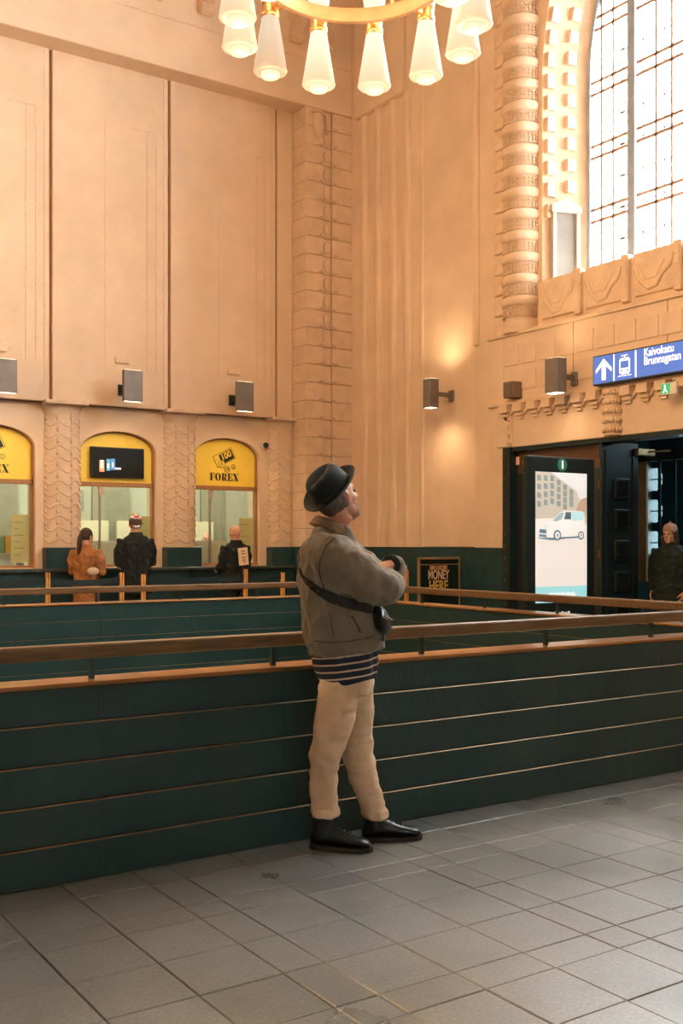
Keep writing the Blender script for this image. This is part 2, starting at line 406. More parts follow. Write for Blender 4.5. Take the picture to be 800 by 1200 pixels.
def banknote_logo(parent, cx, cz, s):
    y = YB+0.098; a = math.radians(27)
    def T(u, v): return (cx+s*(u*math.cos(a)-v*math.sin(a)), cz+s*(u*math.sin(a)+v*math.cos(a)))
    q = MB()
    q.prism([T(-.5, -.26), T(.5, -.26), T(.5, .26), T(-.5, .26)], fnXZ(y), 0, -0.003); q.build('note_edge', INK, parent)
    q = MB(); q.prism([T(-.48, -.24), T(.48, -.24), T(.48, .24), T(-.48, .24)], fnXZ(y), -0.003, -0.0045); q.build('note_margin', YELLOW, parent)
    q = MB(); q.prism([T(-.22, -.22), T(.44, -.22), T(.44, .20), T(-.22, .20)], fnXZ(y), -0.004, -0.006); q.build('note_field', INK, parent)
    p = T(.10, .03); me = text('note_figures', '100', 0.36*s, YELLOW, parent, (p[0], y-0.007, p[1]), (PI/2, -a, 0), bold=0.008*s)
    for (u, v, r, tx) in ((-.14, -.30, .16, '5'), (.14, -.52, .14, '10'), (.46, -.40, .10, '1')):
        c = (cx+s*u*0.95, cz+s*(v+.02)); 
        for rr, m, w in ((r, INK, -0.007), (r-.02, YELLOW, -0.009)):
            q = MB(); q.prism([(c[0]+s*rr*math.cos(2*PI*i/20), c[1]+s*rr*math.sin(2*PI*i/20)) for i in range(20)], fnXZ(y), 0, w); q.build('coin', m, parent)
        text('coin_figure', tx, r*1.3*s, INK, parent, (c[0], y-0.0105, c[1]), (PI/2, 0, 0), bold=0.004*s)
OFF = mat('office_wall', (0.50, 0.52, 0.42), 0.7, var=0.05)
wlab = ['arched ticket window farthest left beyond the frame', 'arched ticket window cut by the left edge of the photo', 'arched ticket window with the black television in its lunette', 'arched ticket window with a banknote sign near the corner pilaster']
for k, (a, b) in enumerate(WIN):
    t = empty('window_%d' % (k+2), (0, 0, 0), label=wlab[k], cat='window', kind='structure')
    y = YB+0.10
    ap = arch_pts(a, b, SPR, RISE)
    q = MB(); q.prism([(b, LINT+0.03)]+ap+[(a, LINT+0.03)], fnXZ(y), 0, 0.03); q.build('lunette_panel', YELLOW, t)
    q = MB()
    inner = arch_pts(a+0.03, b-0.03, SPR, RISE-0.02)
    for i in range(len(ap)-1): q.add([(ap[i][0], y-0.02, ap[i][1]), (ap[i+1][0], y-0.02, ap[i+1][1]), (inner[i+1][0], y-0.02, inner[i+1][1]), (inner[i][0], y-0.02, inner[i][1])]+[(ap[i][0], y, ap[i][1]), (ap[i+1][0], y, ap[i+1][1]), (inner[i+1][0], y, inner[i+1][1]), (inner[i][0], y, inner[i][1])], [(0, 1, 2, 3), (2, 3, 7, 6), (0, 1, 5, 4)])
    q.build('arch_bead', WOODF, t)
    bx('lintel', WOODF, t, a, b, y-0.03, y+0.06, LINT-0.035, LINT+0.03, bevel=0.005)
    for s0, s1 in ((a, a+0.035), (b-0.035, b)): bx('jamb', WOODF, t, s0, s1, y-0.03, y+0.06, SILL, SPR if s0 == a or True else LINT, bevel=0.004)
    bx('sill', WOODF, t, a, b, y-0.05, y+0.08, SILL-0.03, SILL+0.012)
    mx = a+(b-a)*0.285
    bx('mullion', mat('steel', (0.45, 0.42, 0.38), 0.3, metal=0.8), t, mx-0.012, mx+0.012, y, y+0.03, SILL, LINT-0.03)
    bx('pane', GLASS, t, a+0.035, mx-0.012, y+0.012, y+0.02, SILL, LINT-0.03)
    bx('pane', GLASS, t, mx+0.012, b-0.035, y+0.012, y+0.02, SILL, LINT-0.03)
    bx('frosted_band', mat('frosted_film', (0.72, 0.76, 0.62), 0.6, var=0.04), t, a+0.04, mx+0.30, y+0.03, y+0.034, SILL+0.01, SILL+0.36)
    pp = bx('price_notice', mat('pale_yellow_paper', (0.72, 0.66, 0.30), 0.6, var=0.04), t, b-0.30, b-0.05, y+0.024, y+0.027, SILL+0.05, SILL+0.72)
    for j in range(6):
        z = SILL+0.16+j*0.09; bx('notice_line', mat('notice_ink', (0.25, 0.22, 0.10), 0.7), t, b-0.26, b-0.26+(0.10, 0.15, 0.08, 0.14, 0.06, 0.12)[j], y+0.021, y+0.024, z, z+0.008)
    bx('lock_box', mat('lilac_steel', (0.62, 0.50, 0.46), 0.4, metal=0.4), t, mx-0.02, mx+0.05, y-0.02, y+0.02, LINT-0.16, LINT-0.035)
    if k != 2:
        cx = (a+b)/2
        letters_forex(t, cx, LINT+0.115, 0.115, INK)
        banknote_logo(t, cx, LINT+0.475, 0.36)
# --- ticket office behind the glass
of = empty('wall_office', label='pale green inner wall of the ticket office behind the glass', cat='wall', kind='structure')
bx('rear_panel', OFF, of, 0.8, 9.4, YB+2.4, YB+2.5, 0, 3.2)
bx('side_panel', OFF, of, 9.3, 9.4, YB+0.35, YB+2.4, 0, 3.2)
bx('side_panel', OFF, of, 0.8, 0.9, YB+0.35, YB+2.4, 0, 3.2)
bx('office_ceiling', OFF, of, 0.8, 9.4, YB+0.35, YB+2.5, 3.2, 3.25)
tag(bx('office_desk', mat('desk_grey', (0.35, 0.38, 0.33), 0.5), None, 1.0, 9.2, YB+0.45, YB+1.05, 0.98, 1.04), 'long grey desk top behind the ticket window glass', 'desk')
for i, (x0, x1, z0, z1, m) in enumerate([(5.5, 6.2, 1.95, 2.3, 'a'), (5.45, 5.9, 1.25, 1.75, 'y'), (6.35, 7.0, 1.45, 2.5, 'b'), (6.05, 6.32, 1.2, 1.55, 'y'), (7.5, 8.2, 1.9, 2.5, 'a'), (8.35, 8.8, 1.3, 2.4, 'b'), (7.65, 8.0, 1.2, 1.7, 'y'), (3.7, 4.4, 1.9, 2.4, 'a'), (4.55, 5.1, 1.3, 2.4, 'b')]):
    mm = {'a': mat('office_grey_panel', (0.25, 0.30, 0.28), 0.6), 'y': mat('office_yellow_poster', (0.75, 0.58, 0.08), 0.6), 'b': mat('office_brown_panel', (0.30, 0.30, 0.22), 0.6)}[m]
    o = bx('office_panel', mm, of, x0, x1, YB+2.32, YB+2.40, z0, z1)
for x0_, x1_ in ((1.0, 4.7), (5.05, 6.6), (6.75, 8.55)): bx('office_panel', mat('office_cream_panel', (0.80, 0.76, 0.55), 0.6, var=0.04), of, x0_, x1_, YB+2.25, YB+2.31, 1.0, 1.80)
for x in (4.3, 6.1, 8.0):
    l = empty('office_ceiling_light', (x, YB+1.3, 3.18), label='office ceiling light above the ticket desk, %s' % {4.3: 'leftmost', 6.1: 'middle', 8.0: 'rightmost'}[x], cat='light', group='office ceiling lights')
    MB().box(-0.3, 0.3, -0.3, 0.3, -0.03, 0.02).build('diffuser', mat('office_glow', (0.95, 1, 0.85), emit=26, ecol=(1.0, 0.98, 0.80)), l)
# printed leaflets and boxes on the office desk, left window
for i in range(9):
    x = 3.75+i*0.095; hh = random.uniform(0.10, 0.26)
    o = bx('leaflet_box', mat('leaflet_%d' % (i % 4), [(0.75, 0.25, 0.08), (0.8, 0.7, 0.5), (0.15, 0.3, 0.2), (0.7, 0.45, 0.1)][i % 4], 0.5), None, x, x+0.08, YB+0.6, YB+0.72, 1.042+0.24, 1.042+0.24+hh)
    tag(o, '%s printed box, %s from the left, on the shelf behind the leftmost ticket window' % (('orange', 'cream', 'green', 'amber')[i % 4], ('first', 'second', 'third', 'fourth', 'fifth', 'sixth', 'seventh', 'eighth', 'ninth')[i]), 'box', 'boxes on the office shelf')
tag(bx('office_shelf', mat('desk_grey', (0.35, 0.38, 0.33)), None, 3.6, 4.66, YB+0.5, YB+0.8, 1.25, 1.28), 'small grey shelf of boxes behind the leftmost ticket window', 'shelf')
for x in (3.62, 4.62): bx('shelf_bracket', GREY, bpy.data.objects['office_shelf'], x, x+0.03, YB+0.5, YB+0.8, 1.04, 1.25)

# television in the middle lunette
p0, p1 = onY(106, 523, YB+0.06), onY(168, 561, YB+0.06)
tv = empty('television', ((p0.x+p1.x)/2, YB+0.05, p1.z), label='flat black television mounted on the yellow lunette panel', cat='television')
w = (p1.x-p0.x)/2; hh = p0.z-p1.z
MB().box(-w, w, -0.02, 0.05, 0, hh).build('casing', BLACK, tv, bevel=0.006)
MB().box(-w+0.015, w-0.015, -0.023, -0.02, 0.015, hh-0.015).build('screen', mat('tv_screen', (0.006, 0.012, 0.012), 0.15), tv)
def glowm(n, c, e=0.8): return mat(n, c, 0.5, var=0, emit=e, ecol=c)
for i, (u0, u1, v0, v1, nm, c) in enumerate([(-.70, -.52, .18, .56, 'tv_orange', (.85, .35, .15)), (-.66, -.57, .30, .56, 'tv_white', (.9, .9, .85)), (-.44, -.30, .22, .60, 'tv_blue', (.10, .35, .55)), (-.28, -.12, .25, .62, 'tv_deepblue', (.08, .25, .55)), (-.41, -.34, .30, .45, 'tv_white', (.9, .9, .85)), (-.24, -.18, .34, .50, 'tv_white', (.9, .9, .85)), (-.12, .10, .27, .33, 'tv_white', (.9, .9, .85))]):
    MB().box(u0*w, u1*w, -0.0245-0.0005*i, -0.023, v0*hh, v1*hh).build('screen_mark', glowm(nm, c, 0.6), tv)

# security camera dome by the right arch
p = onY(308, 522, YB)
sc = empty('security_camera', (p.x, YB, p.z), label='small white and black security camera dome beside the last arch', cat='camera')
MB().lathe([(0.0, 0), (0.06, 0), (0.06, 0.04), (0.045, 0.06)], n=16).build('mount', mat('camera_white', (0.7, 0.65, 0.6), 0.4), sc).rotation_euler = (PI/2, 0, 0)
MB().ball((0.01, -0.075, 0), 0.045, 12, 8).build('dome', BLACK, sc, smooth=True)

# corner pilaster with block courses and a relief band
t = empty('trim_2', label='tall block-coursed pilaster with carved bands in the corner of the hall', cat='pilaster', kind='structure')
x0, x1 = xat(358, YC), XF
bx('core', STONED, t, x0+0.012, x1, YC+0.05, YB+0.2, 0, ZC-0.02)
Z = 1.365; cz = []
pitch = 0.288
blk = {}
k = 0
while Z < ZC-0.1:
    z1 = min(Z+pitch-0.006, ZC-0.02)
    q = MB(); q.box(x0, x0+0.33, YC, YB+0.1, Z, z1); q.build('block', STONE2, t, bevel=0.008)
    q = MB(); q.box(x0+0.336, x0+0.50, YC+0.03, YB, Z, z1); q.build('band_block', STONE2, t, bevel=0.02)
    q = MB(); q.box(x0+0.506, x1, YC+0.01, YB, Z, z1); q.build('block', STONE2, t, bevel=0.008)
    q = MB()
    for cx in (x0+0.30, x0+0.53): q.tube([(cx-0.05, YC+0.0, Z+0.01), (cx-0.01, YC-0.012, Z+0.05), (cx+0.03, YC-0.012, Z-0.01), (cx+0.07, YC, Z+0.04)], 0.013, 5)
    if Z > 4.6: q.ball((x0+0.42, YC+0.03, Z+0.14), (0.075, 0.025, 0.10), 8, 6)
    q.build('carving', STONE2, t, smooth=True)
    Z += pitch; k += 1
q = MB(); q.ball((x0+0.24, YC-0.005, ZC-0.28), (0.10, 0.04, 0.22), 12, 8); q.tube([(x0+0.10, YC-0.01, ZC-0.10), (x0+0.24, YC-0.03, ZC-0.06), (x0+0.38, YC-0.01, ZC-0.10), (x0+0.40, YC-0.01, ZC-0.4)], 0.02, 6); q.build('carved_shield', STONE2, t, smooth=True)
bx('dado_block', DADO, t, x0-0.01, x1, YC-0.012, YB, 0, 1.365)

# ================================================================== RIGHT WALL
right = empty('wall_right', label='right wall of the hall with fluted recess, pier and carved portal', cat='wall', kind='structure')
YE = yat(556, XP)                        # edge of the pier
bx('fluted_wall', STONE, right, XF, XF+0.6, YE-0.3, YC+0.3, 0, ZT)
bx('recess_dado', DADO, right, XF-0.02, XF+0.1, YE-0.3, YC, 0, 1.365)
ztop = zX(450, 124, XF)
for px0, px1 in ((424, 430.5), (440, 447), (457, 464.5), (474.5, 481.5), (494, 499)):
    y1, y0 = yat(px0, XF), yat(px1, XF)
    q = MB(); d = 0.05; n = 8
    poly = [(y0, XF+0.02)]+[(y0+(y1-y0)*(0.5-0.5*math.cos(PI*i/n)), XF-d*math.sin(PI*i/n)**0.6) for i in range(n+1)]+[(y1, XF+0.02)]
    q.prism(poly[1:-1], lambda u, v, w: (v, u, w), 1.37, ztop); q.build('rib', STONE, right, smooth=True, angle=0.7)
bx('lintel_panel', STONE, right, XF-0.08, XF+0.1, yat(476, XF), yat(419, XF), ztop, ztop+1.6, bevel=0.03)
bx('wall_panel', STONE, right, XF-0.03, XF+0.1, YE-0.2, yat(497.5, XF), 1.37, ZT, bevel=0.01)
# pier and the wall round the great arched window
YW0, YWc = 9.56, 5.80                    # window edge at the pier face, centre of the arch
SPRW = 7.17; R0 = YW0-YWc; R1 = 9.345-YWc; XG = 10.0; ZSILL = 4.55
q = MB()
q.box(XP, XP+0.75, YW0, YE, 0, ZT)
arch = [(YWc+R0*math.cos(PI*i/40), SPRW+R0*math.sin(PI*i/40)) for i in range(41)]
q.prism([(YW0, ZT)]+arch+[(YWc-R0, ZT)], fnYZ(XP), 0, 0.75)
q.box(XP, XP+0.75, YS, YWc-R0, 0, ZT)
q.box(XP+0.02, XG+0.15, YWc-R0, YW0, 4.0, ZSILL)
q.build('window_wall', STONE, right)
bx('pier_edge', STONE, right, XP-0.05, XP+0.1, YE-0.10, YE, 4.06, ZT, bevel=0.03)
# splayed reveal of the arch
q = MB(); N_ = 48
def archrow(R, X, y0=None):
    pts = [(X, YWc+R, ZSILL)]+[(X, YWc+R*math.cos(PI*i/N_), SPRW+R*math.sin(PI*i/N_)) for i in range(N_+1)]+[(X, YWc-R, ZSILL)]
    return pts
rows = [archrow(R0, XP+0.01), archrow(R0-0.02, XP+0.10), archrow(R0-0.10, XP+0.30), archrow(R1+0.09, XG-0.16), archrow(R1+0.06, XG-0.10), archrow(R1+0.01, XG-0.03), archrow(R1, XG+0.06)]
n = len(rows[0]); vs = [p for r in rows for p in r]
q.add(vs, [(k*n+i, k*n+i+1, (k+1)*n+i+1, (k+1)*n+i) for k in range(len(rows)-1) for i in range(n-1)])
q.build('reveal', STONE2, right, smooth=True, angle=0.5)
# dentil blocks up the reveal: outer and inner row
dm = MB().box(-0.06, 0.06, -0.05, 0.05, -0.085, 0.085).mesh('dentil_block', STONE2)
dm2 = MB().box(-0.07, 0.07, -0.045, 0.045, -0.075, 0.075).mesh('dentil_block', STONE2)
zz = 5.55
while zz < SPRW+0.05:
    inst(dm, 'dentil_block', right, (XP+0.09, YW0-0.02, zz)); inst(dm2, 'dentil_block', right, (XP+0.36, YW0-0.11, zz+0.06)); zz += 0.27
dth = 0.27/R0; a = dth
while a < PI:
    for (R, X, m_, off) in ((R0-0.02, XP+0.09, dm, 0), (R0-0.11, XP+0.36, dm2, dth*0.2)):
        inst(m_, 'dentil_block', right, (X, YWc+R*math.cos(a+off), SPRW+R*math.sin(a+off)), (a+off, 0, 0))
    a += dth
# little framed doorway panel in the reveal
ang = math.atan2(R0-R1, XG-XP)
nd = empty('trim_3', (XP+0.10, YW0-0.045, 4.55), -ang*1.0, label='small white framed niche door in the window reveal beside the ringed column', cat='niche', kind='structure')
WHITE = mat('white_paint', (0.50, 0.45, 0.40), 0.6, var=0.03)
MB().box(0.03, 0.33, -0.035, 0.0, 0, 0.98).build('door_panel', mat('niche_grey', (0.26, 0.25, 0.23), 0.6), nd)
for a0, a1 in ((0.0, 0.05), (0.32, 0.37)): MB().box(a0, a1, -0.07, 0.0, 0, 1.0).build('jamb', WHITE, nd, bevel=0.005)
q = MB(); q.prism([(-0.02, 0.98), (0.39, 0.98), (0.39, 1.06), (0.19, 1.16), (-0.02, 1.08)], lambda u, v, w: (u, w, v), -0.08, 0); q.build('hood', WHITE, nd, bevel=0.006)
# ringed column
def ringed_column(y, label):
    t = empty('ringed_column', (XP-0.05, y, 4.06), label=label, cat='column', group='ringed columns beside the window')
    MB().lathe([(0.24, 0), (0.24, 0.14), (0.215, 0.17), (0.215, 7.9)], n=28).build('shaft', STONE2, t, smooth=True, angle=0.6)
    rm = MB(); prof = []
    for i in range(9):
        a_ = -PI/2+PI*i/8; prof.append((0.215+0.05*math.cos(a_), 0.065*math.sin(a_)))
    rm.lathe(prof, n=28, cap=False); rme = rm.mesh('ring', STONE2); rme.shade_smooth()
    bm_ = MB()
    for r_ in range(3):
        for i in range(30):
            a_ = 2*PI*i/30; M = Matrix.Rotation(a_, 4, 'Z') @ Matrix.Translation((0.228, 0, (r_-1)*0.036))
            bm_.obox(M, 0.014, 0.014, 0.0125)
    for zz_ in (-0.058, 0.058): bm_.lathe([(0.215, zz_-0.006), (0.24, zz_-0.004), (0.24, zz_+0.004), (0.215, zz_+0.006)], n=28, cap=False)
    bme = bm_.mesh('bead_band', STONE2)
    z = 0.26
    while z < 7.8:
        tag(inst(bme, 'bead_band', t, (0, 0, z)), kind='stuff'); inst(rme, 'ring', t, (0, 0, z+0.135)); z += 0.27
    return t
ringed_column(9.87, 'tall ringed stone column with beaded bands left of the great window')
# block strip of the pier behind the column
zz = 4.10; sm = MB().box(-0.03, 0.03, -0.125, 0.125, -0.131, 0.131).mesh('strip_block', STONE2)
while zz < ZT-0.2: 
    o = inst(sm, 'strip_block', right, (XP-0.02, 10.28, zz+0.131)); md = o.modifiers.new('b', 'BEVEL'); md.width = 0.02; md.segments = 2; zz += 0.27
# portal block with the door opening
DY1, DY0, DZ = yat(590, XD), 5.1, 2.63
PY = yat(573, XD)
q = MB()
q.box(XD, XP+0.05, DY1, PY, 0, 4.06); q.box(XD, XP+0.05, YS, DY0, 0, 4.06); q.box(XD, XP+0.05, DY0, DY1, DZ, 4.06)
q.build('portal_wall', STONE, right, bevel=0.012)
bx('portal_dado', DADO, right, XD-0.015, XD+0.1, DY1, PY+0.012, 0, 1.365)
bx('pier_dado', DADO, right, XP-0.015, XP+0.1, PY, YE+0.01, 0, 1.365)
bx('portal_ledge', STONE2, right, XD-0.03, XP, YS, PY+0.02, 4.03, 4.075, bevel=0.01)
bx('string_course', STONE2, right, XD-0.05, XD+0.05, YS, PY, zX(573, 477, XD)-0.02, zX(573, 477, XD)+0.025, bevel=0.008)
# shallow ashlar joints on the portal
for yj in (yat(671.5, XD), yat(782, XD), 6.0, 4.8): bx('ashlar_joint', STONED, right, XD-0.003, XD+0.01, yj-0.005, yj+0.005, 3.25, 4.03)
pm = MB().box(-0.012, 0.02, -0.13, 0.13, -0.12, 0.12).mesh('ashlar_panel', STONE)
for i in range(22):
    yy = PY-0.42-i*0.31
    if yy > 3: inst(pm, 'ashlar_panel', right, (XD, yy, 3.78)); inst(pm, 'ashlar_panel', right, (XD, yy, 3.46)) if i % 3 else None
# stepped brackets under the string course
zs = zX(573, 477, XD)-0.02
bmh = MB(); bmh.box(-0.10, 0.0, -0.075, 0.075, -0.10, 0.0); bmh.box(-0.06, 0.0, -0.06, 0.06, -0.15, -0.10); bmh.box(-0.035, 0.0, -0.04, 0.04, -0.19, -0.15)
bme = bmh.mesh('bracket', STONE2)
yy = PY-0.36
while yy > 3.2:
    inst(bme, 'bracket', right, (XD+0.005, yy, zs)); yy -= 0.245
q = MB(); yy = PY-0.24
while yy > 3.2:
    q = MB(); q.tube([(XD-0.01, yy-0.02, zs-0.05), (XD-0.02, yy-0.06, zs-0.12), (XD-0.02, yy-0.12, zs-0.15), (XD-0.02, yy-0.19, zs-0.12), (XD-0.01, yy-0.23, zs-0.05)], 0.022, 6)
    q.build('swag', STONE2, right, smooth=True); yy -= 0.245
# small carved colonnette above the door
t = empty('trim_4', (XD, yat(719, XD), 0), label='short carved half-column above the station door', cat='half-column', kind='structure')
MB().lathe([(0.11, DZ+0.01), (0.11, zs)], n=18).build('shaft', STONE2, t, smooth=True, angle=0.8)
for i in range(5):
    q = MB()
    for j in range(10):
        a_ = PI/2+PI*(j+0.5*(i % 2))/9.5; q.ball((0.112*math.cos(a_), 0.112*math.sin(a_), DZ+0.07+i*0.105), (0.024, 0.024, 0.036), 6, 4)
    q.build('scale_row', STONE2, t, smooth=True)
t = empty('trim_5', (XD, yat(592, XD), 0), label='flat carved pilaster strip left above the station door', cat='pilaster', kind='structure')
MB().box(-0.03, 0.02, -0.13, 0.13, DZ+0.01, zs).build('strip', STONE2, t, bevel=0.01)
for i in range(6): MB().ball((-0.03, -0.10, DZ+0.06+i*0.10), (0.02, 0.035, 0.035), 6, 4).build('boss', STONE2, t, smooth=True)
# carved frieze below the window
t = empty('trim_6', label='carved frieze of draped panels under the great arched window', cat='frieze', kind='structure')
yA = yat(630, XD+0.08)
bx('frieze_slab', STONE2, t, XD+0.08, XP+0.1, YWc-R0-0.5, yA, 4.06, 4.62, bevel=0.01)
yy = yA-0.05
i = 0
while yy > YWc-R0:
    wd = 0.60
    bx('frieze_panel', STONE2, t, XD+0.05, XD+0.12, yy-wd, yy-0.04, 4.16, 4.645, bevel=0.02)
    q = MB(); q.tube([(XD+0.055, yy-0.06, 4.50), (XD+0.047, yy-0.12, 4.34), (XD+0.047, yy-0.25, 4.22), (XD+0.047, yy-0.36, 4.24), (XD+0.047, yy-0.44, 4.36), (XD+0.047, yy-0.54, 4.42), (XD+0.055, yy-wd+0.03, 4.55)], 0.026, 6)
    q.tube([(XD+0.055, yy-0.10, 4.52), (XD+0.05, yy-0.2, 4.33), (XD+0.05, yy-0.34, 4.33), (XD+0.055, yy-0.46, 4.50)], 0.014, 6); q.build('drapery', STONE2, t, smooth=True)
    bx('frieze_block', STONE2, t, XD+0.02, XD+0.12, yy-wd-0.10, yy-wd, 4.12, 4.66, bevel=0.015)
    for j in range(4): bx('frieze_step', STONE2, t, XD+0.012, XD+0.1, yy-wd-0.085, yy-wd-0.015, 4.18+j*0.11, 4.26+j*0.11)
    yy -= wd+0.12; i += 1

# ================================================================== GREAT ARCHED WINDOW
w1 = empty('window_1', label='great arched window with thin double glazing bars and thick dark mullions', cat='window', kind='structure')
BAR = mat('window_bar', (0.42, 0.26, 0.18), 0.5)
MULL = mat('window_mullion', (0.30, 0.36, 0.42), 0.5)
def top_at(y, R=R1): 
    d = R*R-(y-YWc)**2
    return SPRW+math.sqrt(max(d, 0))
def half_at(z, R=R1):
    return R if z <= SPRW else math.sqrt(max(R*R-(z-SPRW)**2, 0))
mulls = [yat(742.5, XG)-i*0.0 for i in range(1)]
stp = 9.345-mulls[0]
mulls = [mulls[0]-i*1.42 for i in range(5)]
for y in mulls: bx('mullion', MULL, w1, XG-0.06, XG+0.06, y-0.058, y+0.058, ZSILL, top_at(y), bevel=0.01)
edges = [9.345]+mulls+[YWc-R1]
for a_, b_ in zip(edges, edges[1:]):
    cs = (0.30, 0.56) if a_-b_ < 1.0 else (0.24, 0.40, 0.62, 0.78)
    for c_ in cs:
        y = a_+(b_-a_)*c_
        bx('glazing_bar', BAR, w1, XG-0.015, XG+0.015, y-0.014, y+0.014, ZSILL, top_at(y))
zz = zX(692, 262, XG)
z = zz
while z < SPRW+R1-0.2:
    for dz in (0, 0.15):
        hw = half_at(z+dz); bx('glazing_bar', BAR, w1, XG-0.015, XG+0.015, YWc-hw, YWc+hw, z+dz-0.018, z+dz+0.018)
    z += 0.795
q = MB()
for row in [[(XG+s_, YWc+(R1-t_)*math.cos(PI*i/N_), SPRW+(R1-t_)*math.sin(PI*i/N_)) for i in range(N_+1)] for s_, t_ in ((-0.04, 0), (-0.04, 0.05), (0.04, 0.05), (0.04, 0))]: pass
pr = [(-0.04, 0.0), (-0.04, 0.05), (0.04, 0.05), (0.04, 0.0)]
rs = []
for (cy, cz) in [(YWc+R1, ZSILL)]: pass
path = [(0.0, ZSILL)]+[(PI*i/N_, None) for i in range(N_+1)]+[(PI, ZSILL)]
for a_, z_ in path:
    rs.append([(XG+s_, YWc+(R1-t_)*math.cos(a_), (SPRW+(R1-t_)*math.sin(a_)) if z_ is None else z_) for s_, t_ in pr])
q.rings(rs); q.build('frame', MULL, w1)
# one sheet of glass per compartment between mullions
for a_, b_ in zip(edges, edges[1:]):
    poly = [(b_, ZSILL), (a_, ZSILL)]+[(a_+(b_-a_)*i/10, top_at(a_+(b_-a_)*i/10)) for i in range(11)]
    MB().prism(poly, fnYZ(XG+0.02), 0, 0.006).build('pane', WGLASS, w1)
# outer glazing layer
OB = mat('outer_window_bar', (0.85, 0.80, 0.76), 0.7)
for i in range(22):
    y = 9.2-i*0.33; bx('outer_bar', OB, w1, XG+0.45, XG+0.48, y-0.014 if i % 4 else y-0.04, y+0.014 if i % 4 else y+0.04, ZSILL, top_at(max(min(y, YWc+R1-0.01), YWc-R1+0.01)))
for i in range(14):
    z = ZSILL+0.35+i*0.40; hw = half_at(z); bx('outer_bar', OB, w1, XG+0.45, XG+0.48, YWc-hw, YWc+hw, z-0.014, z+0.014)
# street facade seen faintly through the window
# ================================================================== VESTIBULE AND DOORS
vs_ = empty('wall_vestibule', label='dark timber vestibule walls beyond the open station doors', cat='wall', kind='structure')
VM = mat('vestibule_timber', (0.020, 0.055, 0.060), 0.5, var=0.3)
bx('vestibule_side', VM, vs_, XP, 12.9, DY1-0.02, DY1+0.1, 0, 3.2); bx('vestibule_side', VM, vs_, XP, 12.9, DY0-0.1, DY0, 0, 3.2)
bx('vestibule_ceiling', VM, vs_, XP, 12.9, DY0, DY1, 2.95, 3.05)
vl = empty('vestibule_fill', (11.2, 7.6, 2.925), label='glowing fill panel added under the ceiling of the dark vestibule', cat='light')  # invented ceiling panel, added to brighten the vestibule
MB().box(-0.3, 0.3, -0.6, 0.6, -0.03, 0.02).build('diffuser', mat('vestibule_glow', (0.8, 0.95, 1), emit=9, ecol=(0.75, 0.92, 1.0)), vl)
# outer wall with octagon-light doors
outer = empty('door_3', label='outer doors with stacked octagonal lights at the back of the vestibule', cat='door', kind='structure')
XO = 12.0
def oct_wall(y0, y1, cyl, czs, r):
    """a door leaf at XO with octagonal openings"""
    q = MB(); zcut = [0]+[0.5*(a+b) for a, b in zip(czs, czs[1:])]+[2.6]
    for (za, zb), cz in zip(zip(zcut, zcut[1:]), czs):
        o8 = [(cyl+r*math.cos(PI/8+i*PI/4), cz+r*math.sin(PI/8+i*PI/4)) for i in range(8)]
        sq = [(y1, (za+zb)/2*0+cz+(y1-cyl)*0.41), (cyl+(zb-cz)*0.41 if False else cyl+0.41*(y1-cyl), zb), (cyl-0.41*(cyl-y0), zb), (y0, cz+0.41*(cyl-y0)), (y0, cz-0.41*(cyl-y0)), (cyl-0.41*(cyl-y0), za), (cyl+0.41*(y1-cyl), za), (y1, cz-0.41*(y1-cyl))]
        for i in range(8):
            a_, b_ = sq[i], sq[(i+1) % 8]; c_, d_ = o8[(i+1) % 8], o8[i]
            q.prism([a_, b_, c_, d_], fnYZ(XO), 0, 0.05)
        for cy_, cz_, p1_, p2_ in ((y1, zb, sq[0], sq[1]), (y0, zb, sq[2], sq[3]), (y0, za, sq[4], sq[5]), (y1, za, sq[6], sq[7])):
            q.prism([(cy_, cz_), p1_, p2_], fnYZ(XO), 0, 0.05)
    q.build('leaf', DOORM, outer)
    for cz in czs:
        q = MB()
        for i in range(8):
            a_, b_ = PI/8+i*PI/4, PI/8+(i+1)*PI/4
            q.prism([(cyl+r*math.cos(a_), cz+r*math.sin(a_)), (cyl+r*math.cos(b_), cz+r*math.sin(b_)), (cyl+(r-.02)*math.cos(b_), cz+(r-.02)*math.sin(b_)), (cyl+(r-.02)*math.cos(a_), cz+(r-.02)*math.sin(a_))], fnYZ(XO), -0.02, 0.05)
        q.box(XO-0.01, XO+0.01, cyl-r, cyl+r, cz-0.008, cz+0.008); q.build('light_rim', BLACK, outer)
        MB().prism([(cyl+r*math.cos(PI/8+i*PI/4), cz+r*math.sin(PI/8+i*PI/4)) for i in range(8)], fnYZ(XO+0.02), 0, 0.005).build('pane', glassmat('hazy_glass', (0.55, 0.6, 0.62), 0.08), outer)
czs = [zX(766, 636, XO), zX(766, 599, XO), zX(766, 562, XO)]
yc = yat(766, XO)
oct_wall(yc-0.36, yc+0.36, yc, czs, 0.195)
oct_wall(yc-1.10, yc-0.38, yc-0.74, czs, 0.195)
bx('door_post', BLACK, outer, XO-0.05, XO+0.1, yc+0.36, DY1, 0, 2.95); bx('door_post', BLACK, outer, XO-0.05, XO+0.1, DY0, yc-1.10, 0, 2.95); bx('head_panel', BLACK, outer, XO-0.05, XO+0.1, yc-1.1, yc+0.36, 2.6, 2.95)
